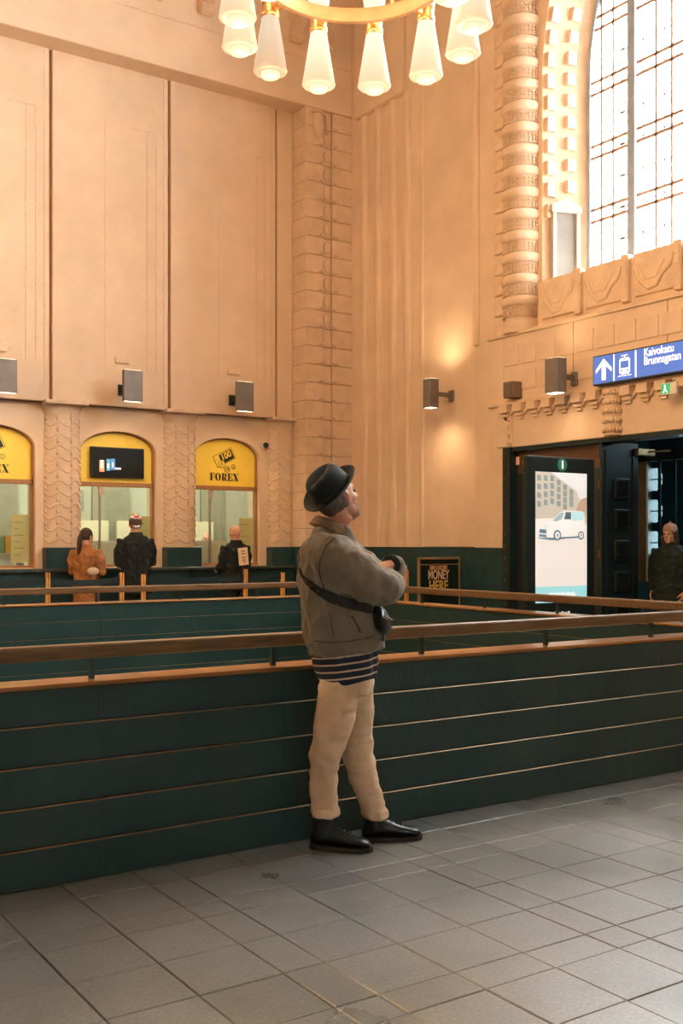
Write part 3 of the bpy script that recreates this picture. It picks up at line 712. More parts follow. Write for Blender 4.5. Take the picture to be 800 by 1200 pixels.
# stripes of the inner glazed screen
scn = empty('door_2', label='inner vestibule screen with a pale timber post and dark glazing bars', cat='door', kind='structure')
XS = 10.6
bx('pale_post', mat('pale_timber', (0.42, 0.24, 0.11), 0.6), scn, XS, XS+0.03, yat(757, XS), yat(746, XS), zX(750, 681, XS), 2.55)
for px in (772, 790): 
    y = yat(px, XS); bx('glazing_bar', BLACK, scn, XS, XS+0.02, y-0.018, y+0.018, 0, 2.6)
bx('screen_head', BLACK, scn, XS, XS+0.06, DY0, yat(746, XS), 2.45, 2.6)
# door frame lining and open leaf
d1 = empty('door_1', label='dark bronze door leaf standing open with a column of small square panes', cat='door', kind='structure')
XL = XD+0.05
dy = yat(701, XL); LW = 0.62
lw_ = 0.05
bx('leaf', DOORM, d1, XL, XL+LW, dy-0.05, dy, 0.0, 2.60, bevel=0.006)
for i in range(5):
    z = 0.62+i*0.36
    MB().box(XL+0.20, XL+0.44, dy-0.075, dy-0.05, z-0.12, z+0.12).build('pane_frame', mat('door_frame_bronze', (0.035, 0.042, 0.042), 0.35, metal=0.4), d1, bevel=0.01)
    MB().box(XL+0.235, XL+0.405, dy-0.082, dy-0.07, z-0.085, z+0.085).build('pane', mat('dark_glass', (0.015, 0.02, 0.022), 0.08), d1)
for x in (XL+0.07, XL+0.53): bx('stile_bead', mat('door_frame_bronze', (0.035, 0.042, 0.042)), d1, x-0.012, x+0.012, dy-0.062, dy-0.05, 0.1, 2.5)
for z in (0.4, 1.3, 2.1, 2.35): MB().lathe([(0.016, -0.05), (0.016, 0.05)], (XL-0.005, dy-0.02, z), 10).build('hinge', mat('hinge_brass', (0.14, 0.07, 0.03), 0.5, metal=0.3), d1)
q = MB(); q.tube([(XL+0.66, dy-0.06, 2.50), (XL+0.95, dy-0.25, 2.52)], 0.012, 6); q.build('closer_arm', mat('closer_brass', (0.5, 0.36, 0.2), 0.4, metal=0.6), d1)
MB().box(XL+0.55, XL+0.85, dy-0.11, dy-0.05, 2.46, 2.54).build('closer_box', mat('closer_brass', (0.5, 0.36, 0.2)), d1, bevel=0.008)
fr = empty('door_4', label='dark studded door frame lining behind the information screen', cat='door', kind='structure')
bx('frame_post', DOORM, fr, XD-0.02, XP+0.1, DY1-0.13, DY1, 0, DZ)
bx('frame_head', DOORM, fr, XD+0.02, XP+0.1, DY0, DY1, DZ-0.05, DZ)
bx('side_leaf', mat('side_leaf_dark', (0.014, 0.018, 0.018), 0.4), fr, XD+0.10, XD+0.15, dy+0.05, DY1-0.13, 0, 2.30)
bx('transom_panel', mat('transom_brown', (0.12, 0.055, 0.025), 0.5), fr, XD+0.12, XD+0.16, dy+0.05, DY1-0.13, 2.30, DZ-0.05)
for i in range(17): MB().ball((XD-0.022, DY1-0.05, 0.2+i*0.145), (0.012, 0.03, 0.045), 8, 5).build('stud', mat('stud_bronze', (0.06, 0.045, 0.03), 0.4, metal=0.5), fr, smooth=True)
for i, (px, py) in enumerate(((606, 540), (614, 542))):
    y = yat(px, XD+0.09); z = zX(px, py, XD+0.09)
    q = MB(); q.box(XD+0.088, XD+0.10, y-0.035+0.01*i, y+0.035-0.01*i, z-0.05+0.02*i, z+0.05-0.02*i); q.build('sticker', mat('sticker_pink', (0.75, 0.42, 0.30), 0.6), fr)
# ================================================================== STAIRWELL PARAPETS
def boards(parent, n, L0, axis, sgn, plane, start, dirn, heights, step=0.012, name='board'):
    """n bays of stepped horizontal boards"""
    for k, (z0, z1) in enumerate(heights):
        q = MB(); d = 0.030
        o0 = step*k
        prof = [(0.006, z0), (0, z0+0.004), (0, z1-0.004), (0.004, z1), (0.05, z1), (0.05, z0)]
        q.prism(prof, lambda u, v, w: (w, u, v), 0.0006, L0-0.0006)
        q.m[2+2] = 1; q.m[2+3] = 1
        me = q.mesh(name, [BRONZE, LIPGLINT])
        for i in range(n):
            o = inst(me, name, parent)
            if axis == 'x': o.location = (start+i*L0, plane+o0*sgn, 0); o.scale = (1, sgn, 1)
            else:
                o.rotation_euler = (0, 0, PI/2); o.location = (plane+sgn*o0, start+i*L0, 0); o.scale = (1, -sgn, 1)
HB = [(0.0, 0.165), (0.165, 0.332), (0.332, 0.498), (0.498, 0.664), (0.664, 0.815)]
HI = [(-0.335+0.167*i, -0.168+0.167*i) for i in range(0, 7)][:-0 or None]
BAY = 0.917
def parapet(name, axis, outer, inner, start, n, label, out_sgn, front_boards=True):
    t = empty(name, label=label, cat='parapet')
    lo, hi = min(outer, inner), max(outer, inner)
    boards(t, n, BAY, axis, out_sgn, outer, start, 1, HB)
    hin = [(-2.01+0.167*i, -2.01+0.167*(i+1)) for i in range(17)]
    hin = [h for h in hin if h[1] < 0.82]+[(0.662, 0.815)]
    boards(t, n, BAY, axis, -out_sgn, inner, start, 1, [(a, b) for a, b in hin if a > -0.9], step=0.0)
    L = n*BAY
    if axis == 'x':
        bx('core', BRONZE_D, t, start, start+L, lo+0.055, hi-0.02, -0.35, 0.815)
        bx('cap', BRASSCAP, t, start, start+L, lo+(0.045 if out_sgn > 0 else -0.008), hi+(0.008 if out_sgn > 0 else -0.045), 0.815, 0.834, bevel=0.004)
        c = (lo+hi)/2+0.02*out_sgn
        bx('rail', RAIL, t, start, start+L, c-0.030, c+0.030, 0.925, 0.990, bevel=0.012)
        for i in range(n+1): bx('rail_post', BRONZE, t, start+i*BAY-0.011, start+i*BAY+0.011, c-0.011, c+0.011, 0.834, 0.93)
    else:
        bx('core', BRONZE_D, t, lo+0.02, hi-0.055, start, start+L, -0.35, 0.815)
        bx('cap', BRASSCAP, t, lo-0.008, hi-0.045, start, start+L, 0.815, 0.834, bevel=0.004)
        c = (lo+hi)/2-0.02
        bx('rail', RAIL, t, c-0.030, c+0.030, start, start+L, 0.925, 0.990, bevel=0.012)
        for i in range(n+1): bx('rail_post', BRONZE, t, c-0.011, c+0.011, start+i*BAY-0.011, start+i*BAY+0.011, 0.834, 0.93)
    return t
x_s = 1.672-4*BAY
parapet('stairwell_parapet', 'x', 4.335, 4.57, x_s, 9, 'dark bronze boarded stairwell parapet with wooden rail beside the leaning man', 1)
XR = x_s+9*BAY
parapet('stairwell_parapet', 'x', 10.36, 10.10, 6.62-9*BAY, 9, 'far boarded stairwell parapet with rail running parallel to the ticket windows', -1)
parapet('stairwell_parapet', 'y', 6.62, 6.36, 4.57, 6, 'side boarded stairwell parapet with rail in front of the information screen', -1)
bx('corner_post', BRONZE, bpy.data.objects['stairwell_parapet'], XR, 6.35, 4.36, 4.57, 0, 0.815)
bx('corner_cap', BRASSCAP, bpy.data.objects['stairwell_parapet'], XR, 6.35, 4.38, 4.578, 0.815, 0.834)
pit = empty('wall_stairwell', label='dark walls and steps of the stairwell below the hall floor', cat='stairwell', kind='structure')
bx('pit_wall', BRONZE_D, pit, x_s, 6.4, 4.50, 4.60, -3, -0.3); bx('pit_wall', BRONZE_D, pit, x_s, 6.4, 10.12, 10.30, -3, -0.2)
bx('pit_wall', BRONZE_D, pit, 6.38, 6.5, 4.5, 10.2, -3, -0.2); bx('pit_wall', BRONZE_D, pit, x_s-0.2, x_s, 4.5, 10.2, -3, -0.0); bx('pit_floor', BRONZE_D, pit, x_s, 6.5, 4.5, 10.2, -3.1, -3)
for i in range(14): bx('step', SLAB, pit, x_s+0.3*i, 6.4, 4.6, 10.1, -3, -2.8+0.0*i-0.0) if i == 0 else bx('step', SLAB, pit, 6.4-0.32*(16-i), 6.4-0.32*(15-i), 4.6, 10.1, -3, -0.17*(16-i) if False else -3+0.17*(14-i))

# ================================================================== QUEUE POSTS AND BELTS
QM = mat('queue_post_wood', (0.70, 0.34, 0.10), 0.45, var=0.15, stretch=(4, 4, 1))
qt = []
qlab = {56: 'slim orange wooden queue post left of the woman in the tan coat', 142.5: 'slim orange wooden queue post left of the man in the patterned cap', 168: 'slim orange wooden queue post right of the man in the patterned cap',
        287.5: 'slim orange queue post carrying the paper notice', 331: 'slim orange wooden queue post just left of the leaning man', 476: 'slim orange wooden queue post left of the money poster stand'}
for px, top in ((56, 671), (142.5, 671), (168, 673), (287.5, 667), (331, 671), (476, 668)):
    Yq = 11.9 if px != 476 else 11.2
    p = onY(px, top, Yq)
    t = empty('queue_post', (p.x, Yq, 0), label=qlab[px], cat='queue post', group='orange queue posts'); hz = p.z
    for s_ in (-1, 1): MB().box(-0.024 if s_ < 0 else 0.006, -0.006 if s_ < 0 else 0.024, -0.02, 0.02, 0.02, hz).build('upright', QM, t, bevel=0.003)
    MB().box(-0.008, 0.008, -0.012, 0.012, 0.02, hz-0.08).build('core', mat('queue_post_core', (0.35, 0.16, 0.05), 0.5), t)
    MB().lathe([(0.0, 0), (0.11, 0), (0.11, 0.012), (0.03, 0.025), (0.0, 0.025)], n=20).build('foot', BLACK, t)
    if px == 476: MB().lathe([(0.012, 0), (0.012, 0.05), (0.016, 0.06)], (0, 0, hz), 10).build('finial', QM, t)
    qt.append(t)
def belt(a, b, z, label):
    q = MB(); pts = []
    for i in range(9):
        f = i/8; pts.append(Vector((a+(b-a)*f, 11.9, z-0.03*math.sin(PI*f))))
    for s_ in (0,): q.rings([[(p.x, p.y-0.003, p.z-0.035), (p.x, p.y+0.003, p.z-0.035), (p.x, p.y+0.003, p.z+0.035), (p.x, p.y-0.003, p.z+0.035)] for p in pts])
    tag(q.build('queue_belt', BLACK), label, 'belt', 'black queue belts')
X_ = [t.location.x for t in qt]
belt(X_[0]-1.6, X_[0]-0.026, 0.99, 'black queue belt at the far left edge of the photo')
belt(X_[0]+0.026, X_[1]-0.026, 0.99, 'black queue belt in front of the woman in the tan coat')
belt(X_[2]+0.026, X_[3]-0.026, 0.99, 'black queue belt between the capped man and the notice post')
belt(X_[3]+0.026, X_[4]-0.026, 0.99, 'black queue belt right of the notice post')
# notice on its post
p = onY(285, 652, 11.86)
nt = empty('paper_notice', (p.x, 11.86, p.z), label='tilted pale paper notice on top of an orange queue post', cat='notice')
MB().box(-0.068, 0.068, -0.004, 0.004, -0.11, 0.11).build('sheet', mat('notice_paper', (0.80, 0.52, 0.30), 0.6), nt).rotation_euler = (0.0, math.radians(-6), 0)
for j, (v0, wd) in enumerate(((0.06, 0.06), (0.03, 0.05), (-0.02, 0.06), (-0.05, 0.055), (-0.075, 0.04))):
    MB().box(-wd/2-0.0, wd/2, -0.007, -0.004, v0, v0+0.012).build('notice_line', mat('notice_brown', (0.22, 0.10, 0.05), 0.6), nt).rotation_euler = (0.0, math.radians(-6), 0)
MB().box(-0.006, 0.006, 0.004, 0.03, -0.35, 0.05).build('holder', BLACK, nt)

# ================================================================== WALL LAMPS
def wall_lamp(loc, rz, label, w=0.27, h=0.42, d=0.20, gap=0.22, up=1.0, down=1.0):
    """local: wall plane at y=0, lamp towards -y"""
    t = empty('wall_lamp', loc, rz, label, 'wall lamp', 'grey box wall lamps')
    q = MB(); q.box(-w/2, w/2, -gap-d, -gap, -h/2, h/2); q.build('housing', GREY, t, bevel=0.01)
    MB().box(-w/2+0.02, w/2-0.02, -gap-d+0.02, -gap-0.02, -h/2-0.004, -h/2+0.006).build('lower_lens', GLOW, t)
    MB().box(-w/2+0.02, w/2-0.02, -gap-d+0.02, -gap-0.02, h/2-0.006, h/2+0.004).build('upper_lens', GLOW, t)
    MB().box(-0.02, 0.02, -gap, -0.02, -0.03, 0.03).build('arm', BLACK if rz == 0 else GREY, t)
    MB().box(-0.05, 0.05, -0.03, 0.0, -0.09, 0.07).build('wall_plate', BLACK if rz == 0 else GREY, t, bevel=0.006)
    for s_ in (1, -1):
        ld = bpy.data.lights.new('beam', 'SPOT'); ld.energy = SCONCE_W*(up if s_ > 0 else down); ld.color = (1.0, 0.72, 0.42); ld.spot_size = math.radians(150); ld.spot_blend = 1.0; ld.shadow_soft_size = 0.06
        lo = bpy.data.objects.new('beam', ld); C.objects.link(lo); lo.parent = t; lo.location = (0, -gap-d/2, s_*(h/2+0.04)); lo.rotation_euler = (0 if s_ < 0 else PI, 0, 0)
    return t
for px, py, l in ((8, 440, 'grey box wall lamp at the left edge above the leftmost yellow sign'), (156.5, 452, 'grey box wall lamp above the arch with the television'), (288, 464.5, 'grey box wall lamp above the arch nearest the corner pilaster')):
    p = onY(px, py, YP-0.46); wall_lamp((p.x, YP, p.z), 0, l, 0.28, 0.44, 0.08, 0.38, 0.05, 1.1)
p = onX(504, 461, XF-0.42); wall_lamp((XF-0.03, p.y, p.z), -PI/2, 'grey box wall lamp on the fluted recess wall', 0.16, 0.40, 0.16, 0.30, 1.5, 1.1)
p = onX(648, 440, XD-0.36); wall_lamp((XD, p.y, p.z), -PI/2, 'grey box wall lamp on the portal left of the blue sign', 0.20, 0.40, 0.16, 0.24, 0.3, 0.4)
# loudspeaker box
p = onX(599, 457, XD-0.1)
sp = empty('wall_speaker', (XD, p.y, p.z), label='small square brown loudspeaker box on the portal wall', cat='loudspeaker')
MB().box(-0.16, 0, -0.09, 0.09, -0.10, 0.10).build('body', mat('speaker_brown', (0.22, 0.15, 0.10), 0.6), sp, bevel=0.01)
MB().box(-0.17, -0.16, -0.07, 0.07, -0.08, 0.08).build('grille', mat('speaker_cloth', (0.17, 0.12, 0.085), 0.8), sp)
# ================================================================== BLUE DIRECTION SIGN
XG_ = XD-0.14
y1 = yat(694.4, XG_); z1, z0 = zX(694.4, 418, XG_), zX(694.4, 452.5, XG_); hS = z1-z0
sg = empty('direction_sign', (XG_, y1, (z0+z1)/2), label='long backlit blue direction sign with arrow and tram symbol over the door', cat='sign')
MB().box(0, 0.12, -2.9, 0, -hS/2, hS/2).build('casing', mat('sign_casing', (0.05, 0.06, 0.07), 0.5), sg, bevel=0.006)
BLUE = mat('sign_blue', (0.06, 0.16, 0.60), 0.4, var=0.02, emit=0.55, ecol=(0.09, 0.20, 0.66))
SW = mat('sign_white', (0.9, 0.9, 0.9), 0.4, var=0.0, emit=0.75, ecol=(0.95, 0.93, 0.92))
MB().box(-0.004, 0, -2.88, -0.015, -hS/2+0.015, hS/2-0.015).build('face', BLUE, sg)
f2 = lambda u, v, w: (-0.004-w, -u, v)
a = hS*0.36
def yo(px): return y1-yat(px, XG_)
ca = (yo(697)+yo(717))/2-0.0
ca = yo(707.5)
MB().prism([(ca-0.028, -a), (ca+0.028, -a), (ca+0.028, a*0.35), (ca, a*0.55), (ca-0.028, a*0.35)], f2, 0, 0.003).build('arrow_stem', SW, sg)
MB().prism([(ca, a), (ca+0.115, a*0.05), (ca+0.115, -a*0.30), (ca, a*0.55), (ca-0.115, -a*0.30), (ca-0.115, a*0.05)], f2, 0, 0.004).build('arrow_head', SW, sg)
for px in (719.5, 745): 
    c_ = yo(px); MB().prism([(c_-0.009, -hS/2+0.02), (c_+0.009, -hS/2+0.02), (c_+0.009, hS/2-0.02), (c_-0.009, hS/2-0.02)], f2, 0, 0.003).build('divider', SW, sg)
ct_ = yo(732)
def R2(u0, u1, v0, v1): return [(ct_+u0, v0*a), (ct_+u1, v0*a), (ct_+u1, v1*a), (ct_+u0, v1*a)]
MB().prism([(ct_-.075, -.62*a), (ct_+.075, -.62*a), (ct_+.075, .55*a), (ct_+.055, .72*a), (ct_-.055, .72*a), (ct_-.075, .55*a)], f2, 0, 0.003).build('tram_body', SW, sg)
MB().prism(R2(-.055, .055, -.20, .45), f2, 0, 0.0045).build('tram_windscreen', BLUE, sg)
MB().prism(R2(-.02, .02, .54, .64), f2, 0, 0.0045).build('tram_number', BLUE, sg)
for u in (-.045, .045): MB().prism(R2(u-.014, u+.014, -.50, -.36), f2, 0, 0.0045).build('tram_headlight', BLUE, sg)
for r_ in ((-.05, .05, .92, .99), (-.008, .008, .72, .92), (-.06, .06, -.76, -.68), (-.095, .095, -.93, -.86)): MB().prism(R2(*r_), f2, 0, 0.003).build('tram_line', SW, sg)
text('lettering', 'Kaivokatu', hS*0.37, SW, sg, (-0.006, -yo(754.5), hS*0.29), ROT_RIGHT, align='LEFT', bold=0.0012, sx=0.80)
text('lettering', 'Brunnsgatan', hS*0.37, SW, sg, (-0.006, -yo(754.5), hS*0.01), ROT_RIGHT, align='LEFT', bold=0.0012, sx=0.80)
for yy in (-0.5, -2.4): MB().box(0.10, 0.16, yy-0.02, yy+0.02, -0.05, 0.05).build('bracket', BLACK, sg)
# exit sign
p = onX(783, 455, XD-0.2)
ex = empty('exit_sign', (XD-0.2, p.y, p.z), label='tiny green running-man exit sign under the blue sign', cat='sign')
MB().box(0, 0.03, -0.10, 0.10, -0.06, 0.06).build('casing', mat('exit_white', (0.8, 0.75, 0.65), 0.5), ex)
MB().box(-0.003, 0, -0.02, 0.095, -0.052, 0.052).build('face', mat('exit_green', (0.03, 0.40, 0.18), 0.5, emit=0.5, ecol=(0.03, 0.45, 0.2)), ex)
q = MB(); q.ball((-0.004, 0.045, 0.032), (0.003, 0.011, 0.011), 8, 5); q.prism([(0.02, -0.045), (0.04, -0.01), (0.06, -0.045), (0.07, -0.04), (0.05, 0.005), (0.055, 0.02), (0.03, 0.02), (0.035, 0.0), (0.01, -0.04)], fnYZ(0), -0.006, -0.003); q.build('running_figure', SW, ex)
MB().tube([(0.015, 0, 0.06), (0.2, 0, 0.14)], 0.008, 6).build('hanger', GREY, ex)

# ================================================================== INFORMATION SCREEN KIOSK
KY = 7.25
k0, k1 = xat(618, KY), xat(697, KY); KT = 2.25
ki = empty('information_kiosk', ((k0+k1)/2, KY, 0), label='tall black digital information kiosk showing a white van advert', cat='kiosk')
kw = (k1-k0)/2
MB().box(-kw, kw, 0, 0.07, 0.04, KT).build('cabinet', mat('kiosk_black', (0.006, 0.022, 0.026), 0.5, spec=0.3), ki, bevel=0.015)
MB().box(-kw-0.03, kw+0.03, -0.04, 0.22, 0, 0.04).build('plinth', BLACK, ki, bevel=0.005)
sx0, sx1 = xat(627, KY)-ki.location.x, xat(687, KY)-ki.location.x; sz1 = 2.10; sz0 = sz1-1.24; sw, sh = sx1-sx0, sz1-sz0
def scr(name, poly, col, lay, em=0.80):
    q = MB(); q.prism([(sx0+u*sw, sz0+v*sh) for u, v in poly], lambda u, v, w: (u, -0.002-w, v), 0, 0.0008*lay+0.0004); return q.build(name, glowm('screen_'+'_'.join('%02d' % int(c*99) for c in col), col, em), ki)
Rk = lambda a, b, c, d: [(a, c), (b, c), (b, d), (a, d)]
scr('screen', Rk(0, 1, 0, 1), (0.66, 0.62, 0.58), 0)
scr('advert_footer', Rk(0, 1, 0, 0.125), (0.30, 0.62, 0.66), 1)
for i in range(14): scr('footer_mark', Rk(.22+i*.036, .245+i*.036, .045, .068+0.006*(i % 3)), (0.85, 0.9, 0.9), 2)
scr('footer_arrow', [(.72, .03), (.78, .056), (.72, .083), (.735, .056)], (0.85, 0.9, 0.9), 2)
scr('advert_sky', Rk(0, 1, .80, 1), (0.66, 0.68, 0.68), 1)
scr('advert_building', [(0, .64), (0, 1), (.30, 1), (.80, .86), (.86, .78), (.86, .66)], (0.47, 0.43, 0.36), 2)
for r_ in range(5):
    for c_ in range(6):
        u = .03+c_*.125; top = 1.0-max(0, u-.30)*.28; fl = .068*(1-.06*c_)
        z_ = top-.045-r_*(.066-.004*c_)
        if z_ < .73: continue
        scr('advert_window', [(u, z_-.022), (u+.07, z_-.026), (u+.07, z_+.016), (u, z_+.022)], (0.22, 0.27, 0.25), 3)
scr('advert_street', [(0, .0+.125), (1, .125), (1, .60), (.86, .66), (0, .64)], (0.70, 0.66, 0.62), 2)
scr('advert_tree', [(.74, .67), (.98, .60), (1, .82), (.88, .80)], (0.42, 0.30, 0.22), 3)
scr('van_shadow', [(.05, .492), (.30, .478), (.62, .492), (.95, .50), (.93, .516), (.06, .512)], (0.14, 0.20, 0.24), 4)
scr('van_body', [(.05, .505), (.06, .575), (.12, .600), (.30, .622), (.46, .690), (.56, .708), (.90, .706), (.945, .690), (.955, .56), (.94, .515), (.35, .500), (.10, .498)], (0.74, 0.74, 0.72), 5)
scr('van_cyan_panel', [(.70, .625), (.93, .635), (.94, .695), (.89, .703), (.69, .703)], (0.42, 0.66, 0.70), 6)
scr('van_windscreen', [(.31, .625), (.46, .687), (.55, .697), (.50, .640), (.40, .622)], (0.30, 0.40, 0.44), 6)
scr('van_side_window', [(.54, .640), (.575, .697), (.68, .697), (.68, .640)], (0.07, 0.13, 0.15), 6)
scr('van_grille', [(.06, .535), (.20, .530), (.20, .560), (.07, .565)], (0.10, 0.16, 0.22), 6)
scr('van_bumper', [(.06, .507), (.20, .500), (.21, .520), (.06, .525)], (0.12, 0.20, 0.26), 6)
scr('van_headlamp', [(.14, .575), (.27, .577), (.25, .595), (.12, .588)], (0.45, 0.55, 0.58), 6)
for (u, r_) in ((.41, .075), (.88, .062)):
    for rr, c_ in ((r_, (0.10, 0.16, 0.20)), (r_*.66, (0.62, 0.64, 0.64)), (r_*.25, (0.25, 0.3, 0.32))):
        scr('van_wheel', [(u+rr*math.cos(2*PI*i/16), .517+rr*sw/sh*math.sin(2*PI*i/16)) for i in range(16)], c_, 7+int((r_-rr)*50))
# green i roundel
q = MB(); cx_, cz_, r_ = 0.0, KT-0.075, 0.062
q.prism([(cx_+r_*math.cos(2*PI*i/28), cz_+r_*math.sin(2*PI*i/28)) for i in range(28)], lambda u, v, w: (u, -w, v), 0, 0.004); q.build('roundel', mat('roundel_green', (0.02, 0.16, 0.10), 0.4, var=0, emit=0.25, ecol=(0.03, 0.25, 0.14)), ki)
text('roundel_letter', 'i', 0.11, SW, ki, (cx_, -0.006, cz_), ROT_BACK, bold=0.004)
for j in range(2):
    for i in range(7): MB().box(-0.18+i*0.042, -0.18+i*0.042+0.03, -0.003, 0, 0.70+j*0.045, 0.70+j*0.045+0.02+0.008*((i+j) % 2)).build('maker_mark', glowm('maker_white', (0.8, 0.85, 0.85), 0.4), ki)

# ================================================================== MONEY POSTER STAND
PYY = 11.3
pa, pb = xat(490.5, PYY), xat(538.5, PYY)
ps = empty('poster_stand', ((pa+pb)/2, PYY, 0), label='framed black money poster stand beyond the side parapet', cat='poster stand')
pw = (pb-pa)/2; pt = zY(515, 653, PYY)
PG = mat('poster_frame', (0.55, 0.36, 0.20), 0.35, metal=0.6)
MB().box(-pw+0.02, pw-0.02, 0.0, 0.03, 0.25, pt-0.02).build('backing', mat('poster_black', (0.014, 0.026, 0.026), 0.18), ps)
for b_ in ((-pw, -pw+0.022, 0.22, pt), (pw-0.022, pw, 0.22, pt)): MB().box(b_[0], b_[1], -0.012, 0.035, b_[2], b_[3]).build('frame_bar', PG, ps, bevel=0.004)
for z_ in (0.22, pt-0.03, pt-0.105): MB().box(-pw, pw, -0.012 if z_ != pt-0.105 else -0.006, 0.035, z_, z_+(0.03 if z_ != pt-0.105 else 0.012)).build('frame_bar', PG, ps, bevel=0.004)
for s_ in (-1, 1): MB().box(s_*pw*0.8-0.02, s_*pw*0.8+0.02, -0.22, 0.25, 0, 0.03).build('foot', BLACK, ps); MB().box(s_*pw*0.8-0.015, s_*pw*0.8+0.015, 0, 0.03, 0.03, 0.24).build('leg', BLACK, ps)
PT1 = glowm('poster_tan', (0.60, 0.36, 0.17), 0.0); PT1 = mat('poster_tan2', (0.80, 0.48, 0.24), 0.5, var=0.02); PT2 = mat('poster_pink', (0.85, 0.60, 0.50), 0.5, var=0.02); PT3 = mat('poster_gold', (0.75, 0.50, 0.14), 0.5, var=0.02)
text('lettering', 'SEND & RECEIVE', 0.080, PT1, ps, (-0.02, -0.004, pt-0.145), ROT_BACK, sx=0.52, bold=0.002)
text('lettering', 'MONEY', 0.175, PT2, ps, (-0.02, -0.004, pt-0.245), ROT_BACK, sx=0.60, bold=0.004)
text('lettering', 'HERE', 0.20, PT3, ps, (-0.02, -0.004, pt-0.395), ROT_BACK, sx=0.72, bold=0.005)

# ================================================================== CHANDELIERS
def opal(name, e, top, bot):
    m = mat(name, (0.03, 0.025, 0.02), 0.5, var=0.0, spec=0.15, emit=e, ecol=top); nt = m.node_tree; N = nt.nodes; L = nt.links
    tc = N.new('ShaderNodeTexCoord'); sp = N.new('ShaderNodeSeparateXYZ'); mr = N.new('ShaderNodeMapRange'); rp = N.new('ShaderNodeValToRGB')
    mr.inputs[1].default_value = -0.44; mr.inputs[2].default_value = -0.12
    rp.color_ramp.elements[0].color = (*bot, 1); rp.color_ramp.elements[1].color = (*top, 1)
    L.new(tc.outputs['Object'], sp.inputs[0]); L.new(sp.outputs['Z'], mr.inputs[0]); L.new(mr.outputs[0], rp.inputs[0]); L.new(rp.outputs[0], N['Principled BSDF'].inputs['Emission Color'])
    return m
OPAL = opal('opal_glass', 1.0, (1.0, 0.84, 0.62), (0.86, 0.56, 0.34))
OPAL2 = opal('opal_glass_dim', 0.68, (1.0, 0.80, 0.58), (0.86, 0.56, 0.34))
OPALB = opal('opal_bottom', 0.95, (1.0, 0.80, 0.52), (1.0, 0.80, 0.52))
def chandelier(loc, label, phase):
    t = empty('chandelier', loc, label=label, cat='chandelier', group='brass ring chandeliers')
    # local z=0 at the level of the shade tops
    q = MB(); rr = 0.72
    q.lathe([(rr-0.02, 0.02), (rr+0.02, 0.02), (rr+0.035, 0.07), (rr+0.02, 0.13), (rr-0.02, 0.13), (rr-0.035, 0.07), (rr-0.02, 0.02)], n=72, cap=False); q.build('ring', BRASS, t, smooth=True, angle=0.6)
    t.children[0].data.materials[0] = mat('ring_gilt', (0.40, 0.25, 0.14), 0.55, metal=0.6, var=0.15)
    shade = MB().lathe([(0.062, 0.0), (0.070, -0.01), (0.135, -0.415), (0.140, -0.435), (0.132, -0.447), (0.078, -0.452), (0.078, -0.44)], n=24, cap=False); sm_ = shade.mesh('shade', OPAL); sm_.shade_smooth()
    sm2 = sm_.copy(); sm2.materials[0] = OPAL2
    dr = MB().lathe([(0.078, -0.43), (0.076, -0.475), (0.068, -0.487), (0.0, -0.49)], n=24, cap=False); dm_ = dr.mesh('shade_base', OPALB); dm_.shade_smooth()
    ush = MB().lathe([(0.06, 0.115), (0.072, 0.13), (0.115, 0.45), (0.0, 0.455)], n=24, cap=False); um_ = ush.mesh('upper_shade', OPAL); um_.shade_smooth()
    col = MB().lathe([(0.0, -0.005), (0.072, -0.005), (0.075, 0.03), (0.066, 0.06), (0.070, 0.115), (0.0, 0.118)], n=20, cap=False); cm_ = col.mesh('collar', BRASS); cm_.shade_smooth()
    arm = MB().box(-0.19, -0.05, -0.02, 0.02, 0.04, 0.085).mesh('arm', BRASS)
    for k in range(12):
        a = phase+2*PI*k/12; p = (0.9*math.cos(a), 0.9*math.sin(a), 0)
        dim = label.startswith('brass') and k == 1
        inst(sm2 if dim else sm_, 'shade', t, p); inst(dm_, 'shade_base', t, p); inst(um_, 'upper_shade', t, p); inst(cm_, 'collar', t, p); inst(arm, 'arm', t, p, (0, 0, a))
        for zz, e in ((-0.60, 1.0), (0.60, 0.8)):
            ld = bpy.data.lights.new('bulb', 'POINT'); ld.energy = CHANDELIER_W*e; ld.color = LAMP_COL; ld.shadow_soft_size = 0.10
            lo = bpy.data.objects.new('bulb', ld); C.objects.link(lo); lo.parent = t; lo.location = (p[0], p[1], zz)
    for k in range(4):
        a = phase+PI/4+PI/2*k; MB().tube([(0.72*math.cos(a), 0.72*math.sin(a), 0.10), (0.08*math.cos(a), 0.08*math.sin(a), 2.2)], 0.014, 8).build('rod', BRASS, t)
    MB().lathe([(0.0, 2.1), (0.10, 2.12), (0.12, 2.2), (0.03, 2.3), (0.02, ZT-loc[2])], n=16).build('stem', BRASS, t, smooth=True)
    return t
fwd = math.atan2(UX, UY)      # direction of view
Cx, Cy = UY*8+UX*(15/F*8), UX*8-UY*(15/F*8)
chandelier((Cx, Cy, H+4.262), 'brass ring chandelier with cone shades hanging at the top of the photo', fwd+math.radians(18.6))
chandelier((-1.2, 10.4, H+4.262), 'matching ring chandelier hanging out of view to the left', fwd+0.3)
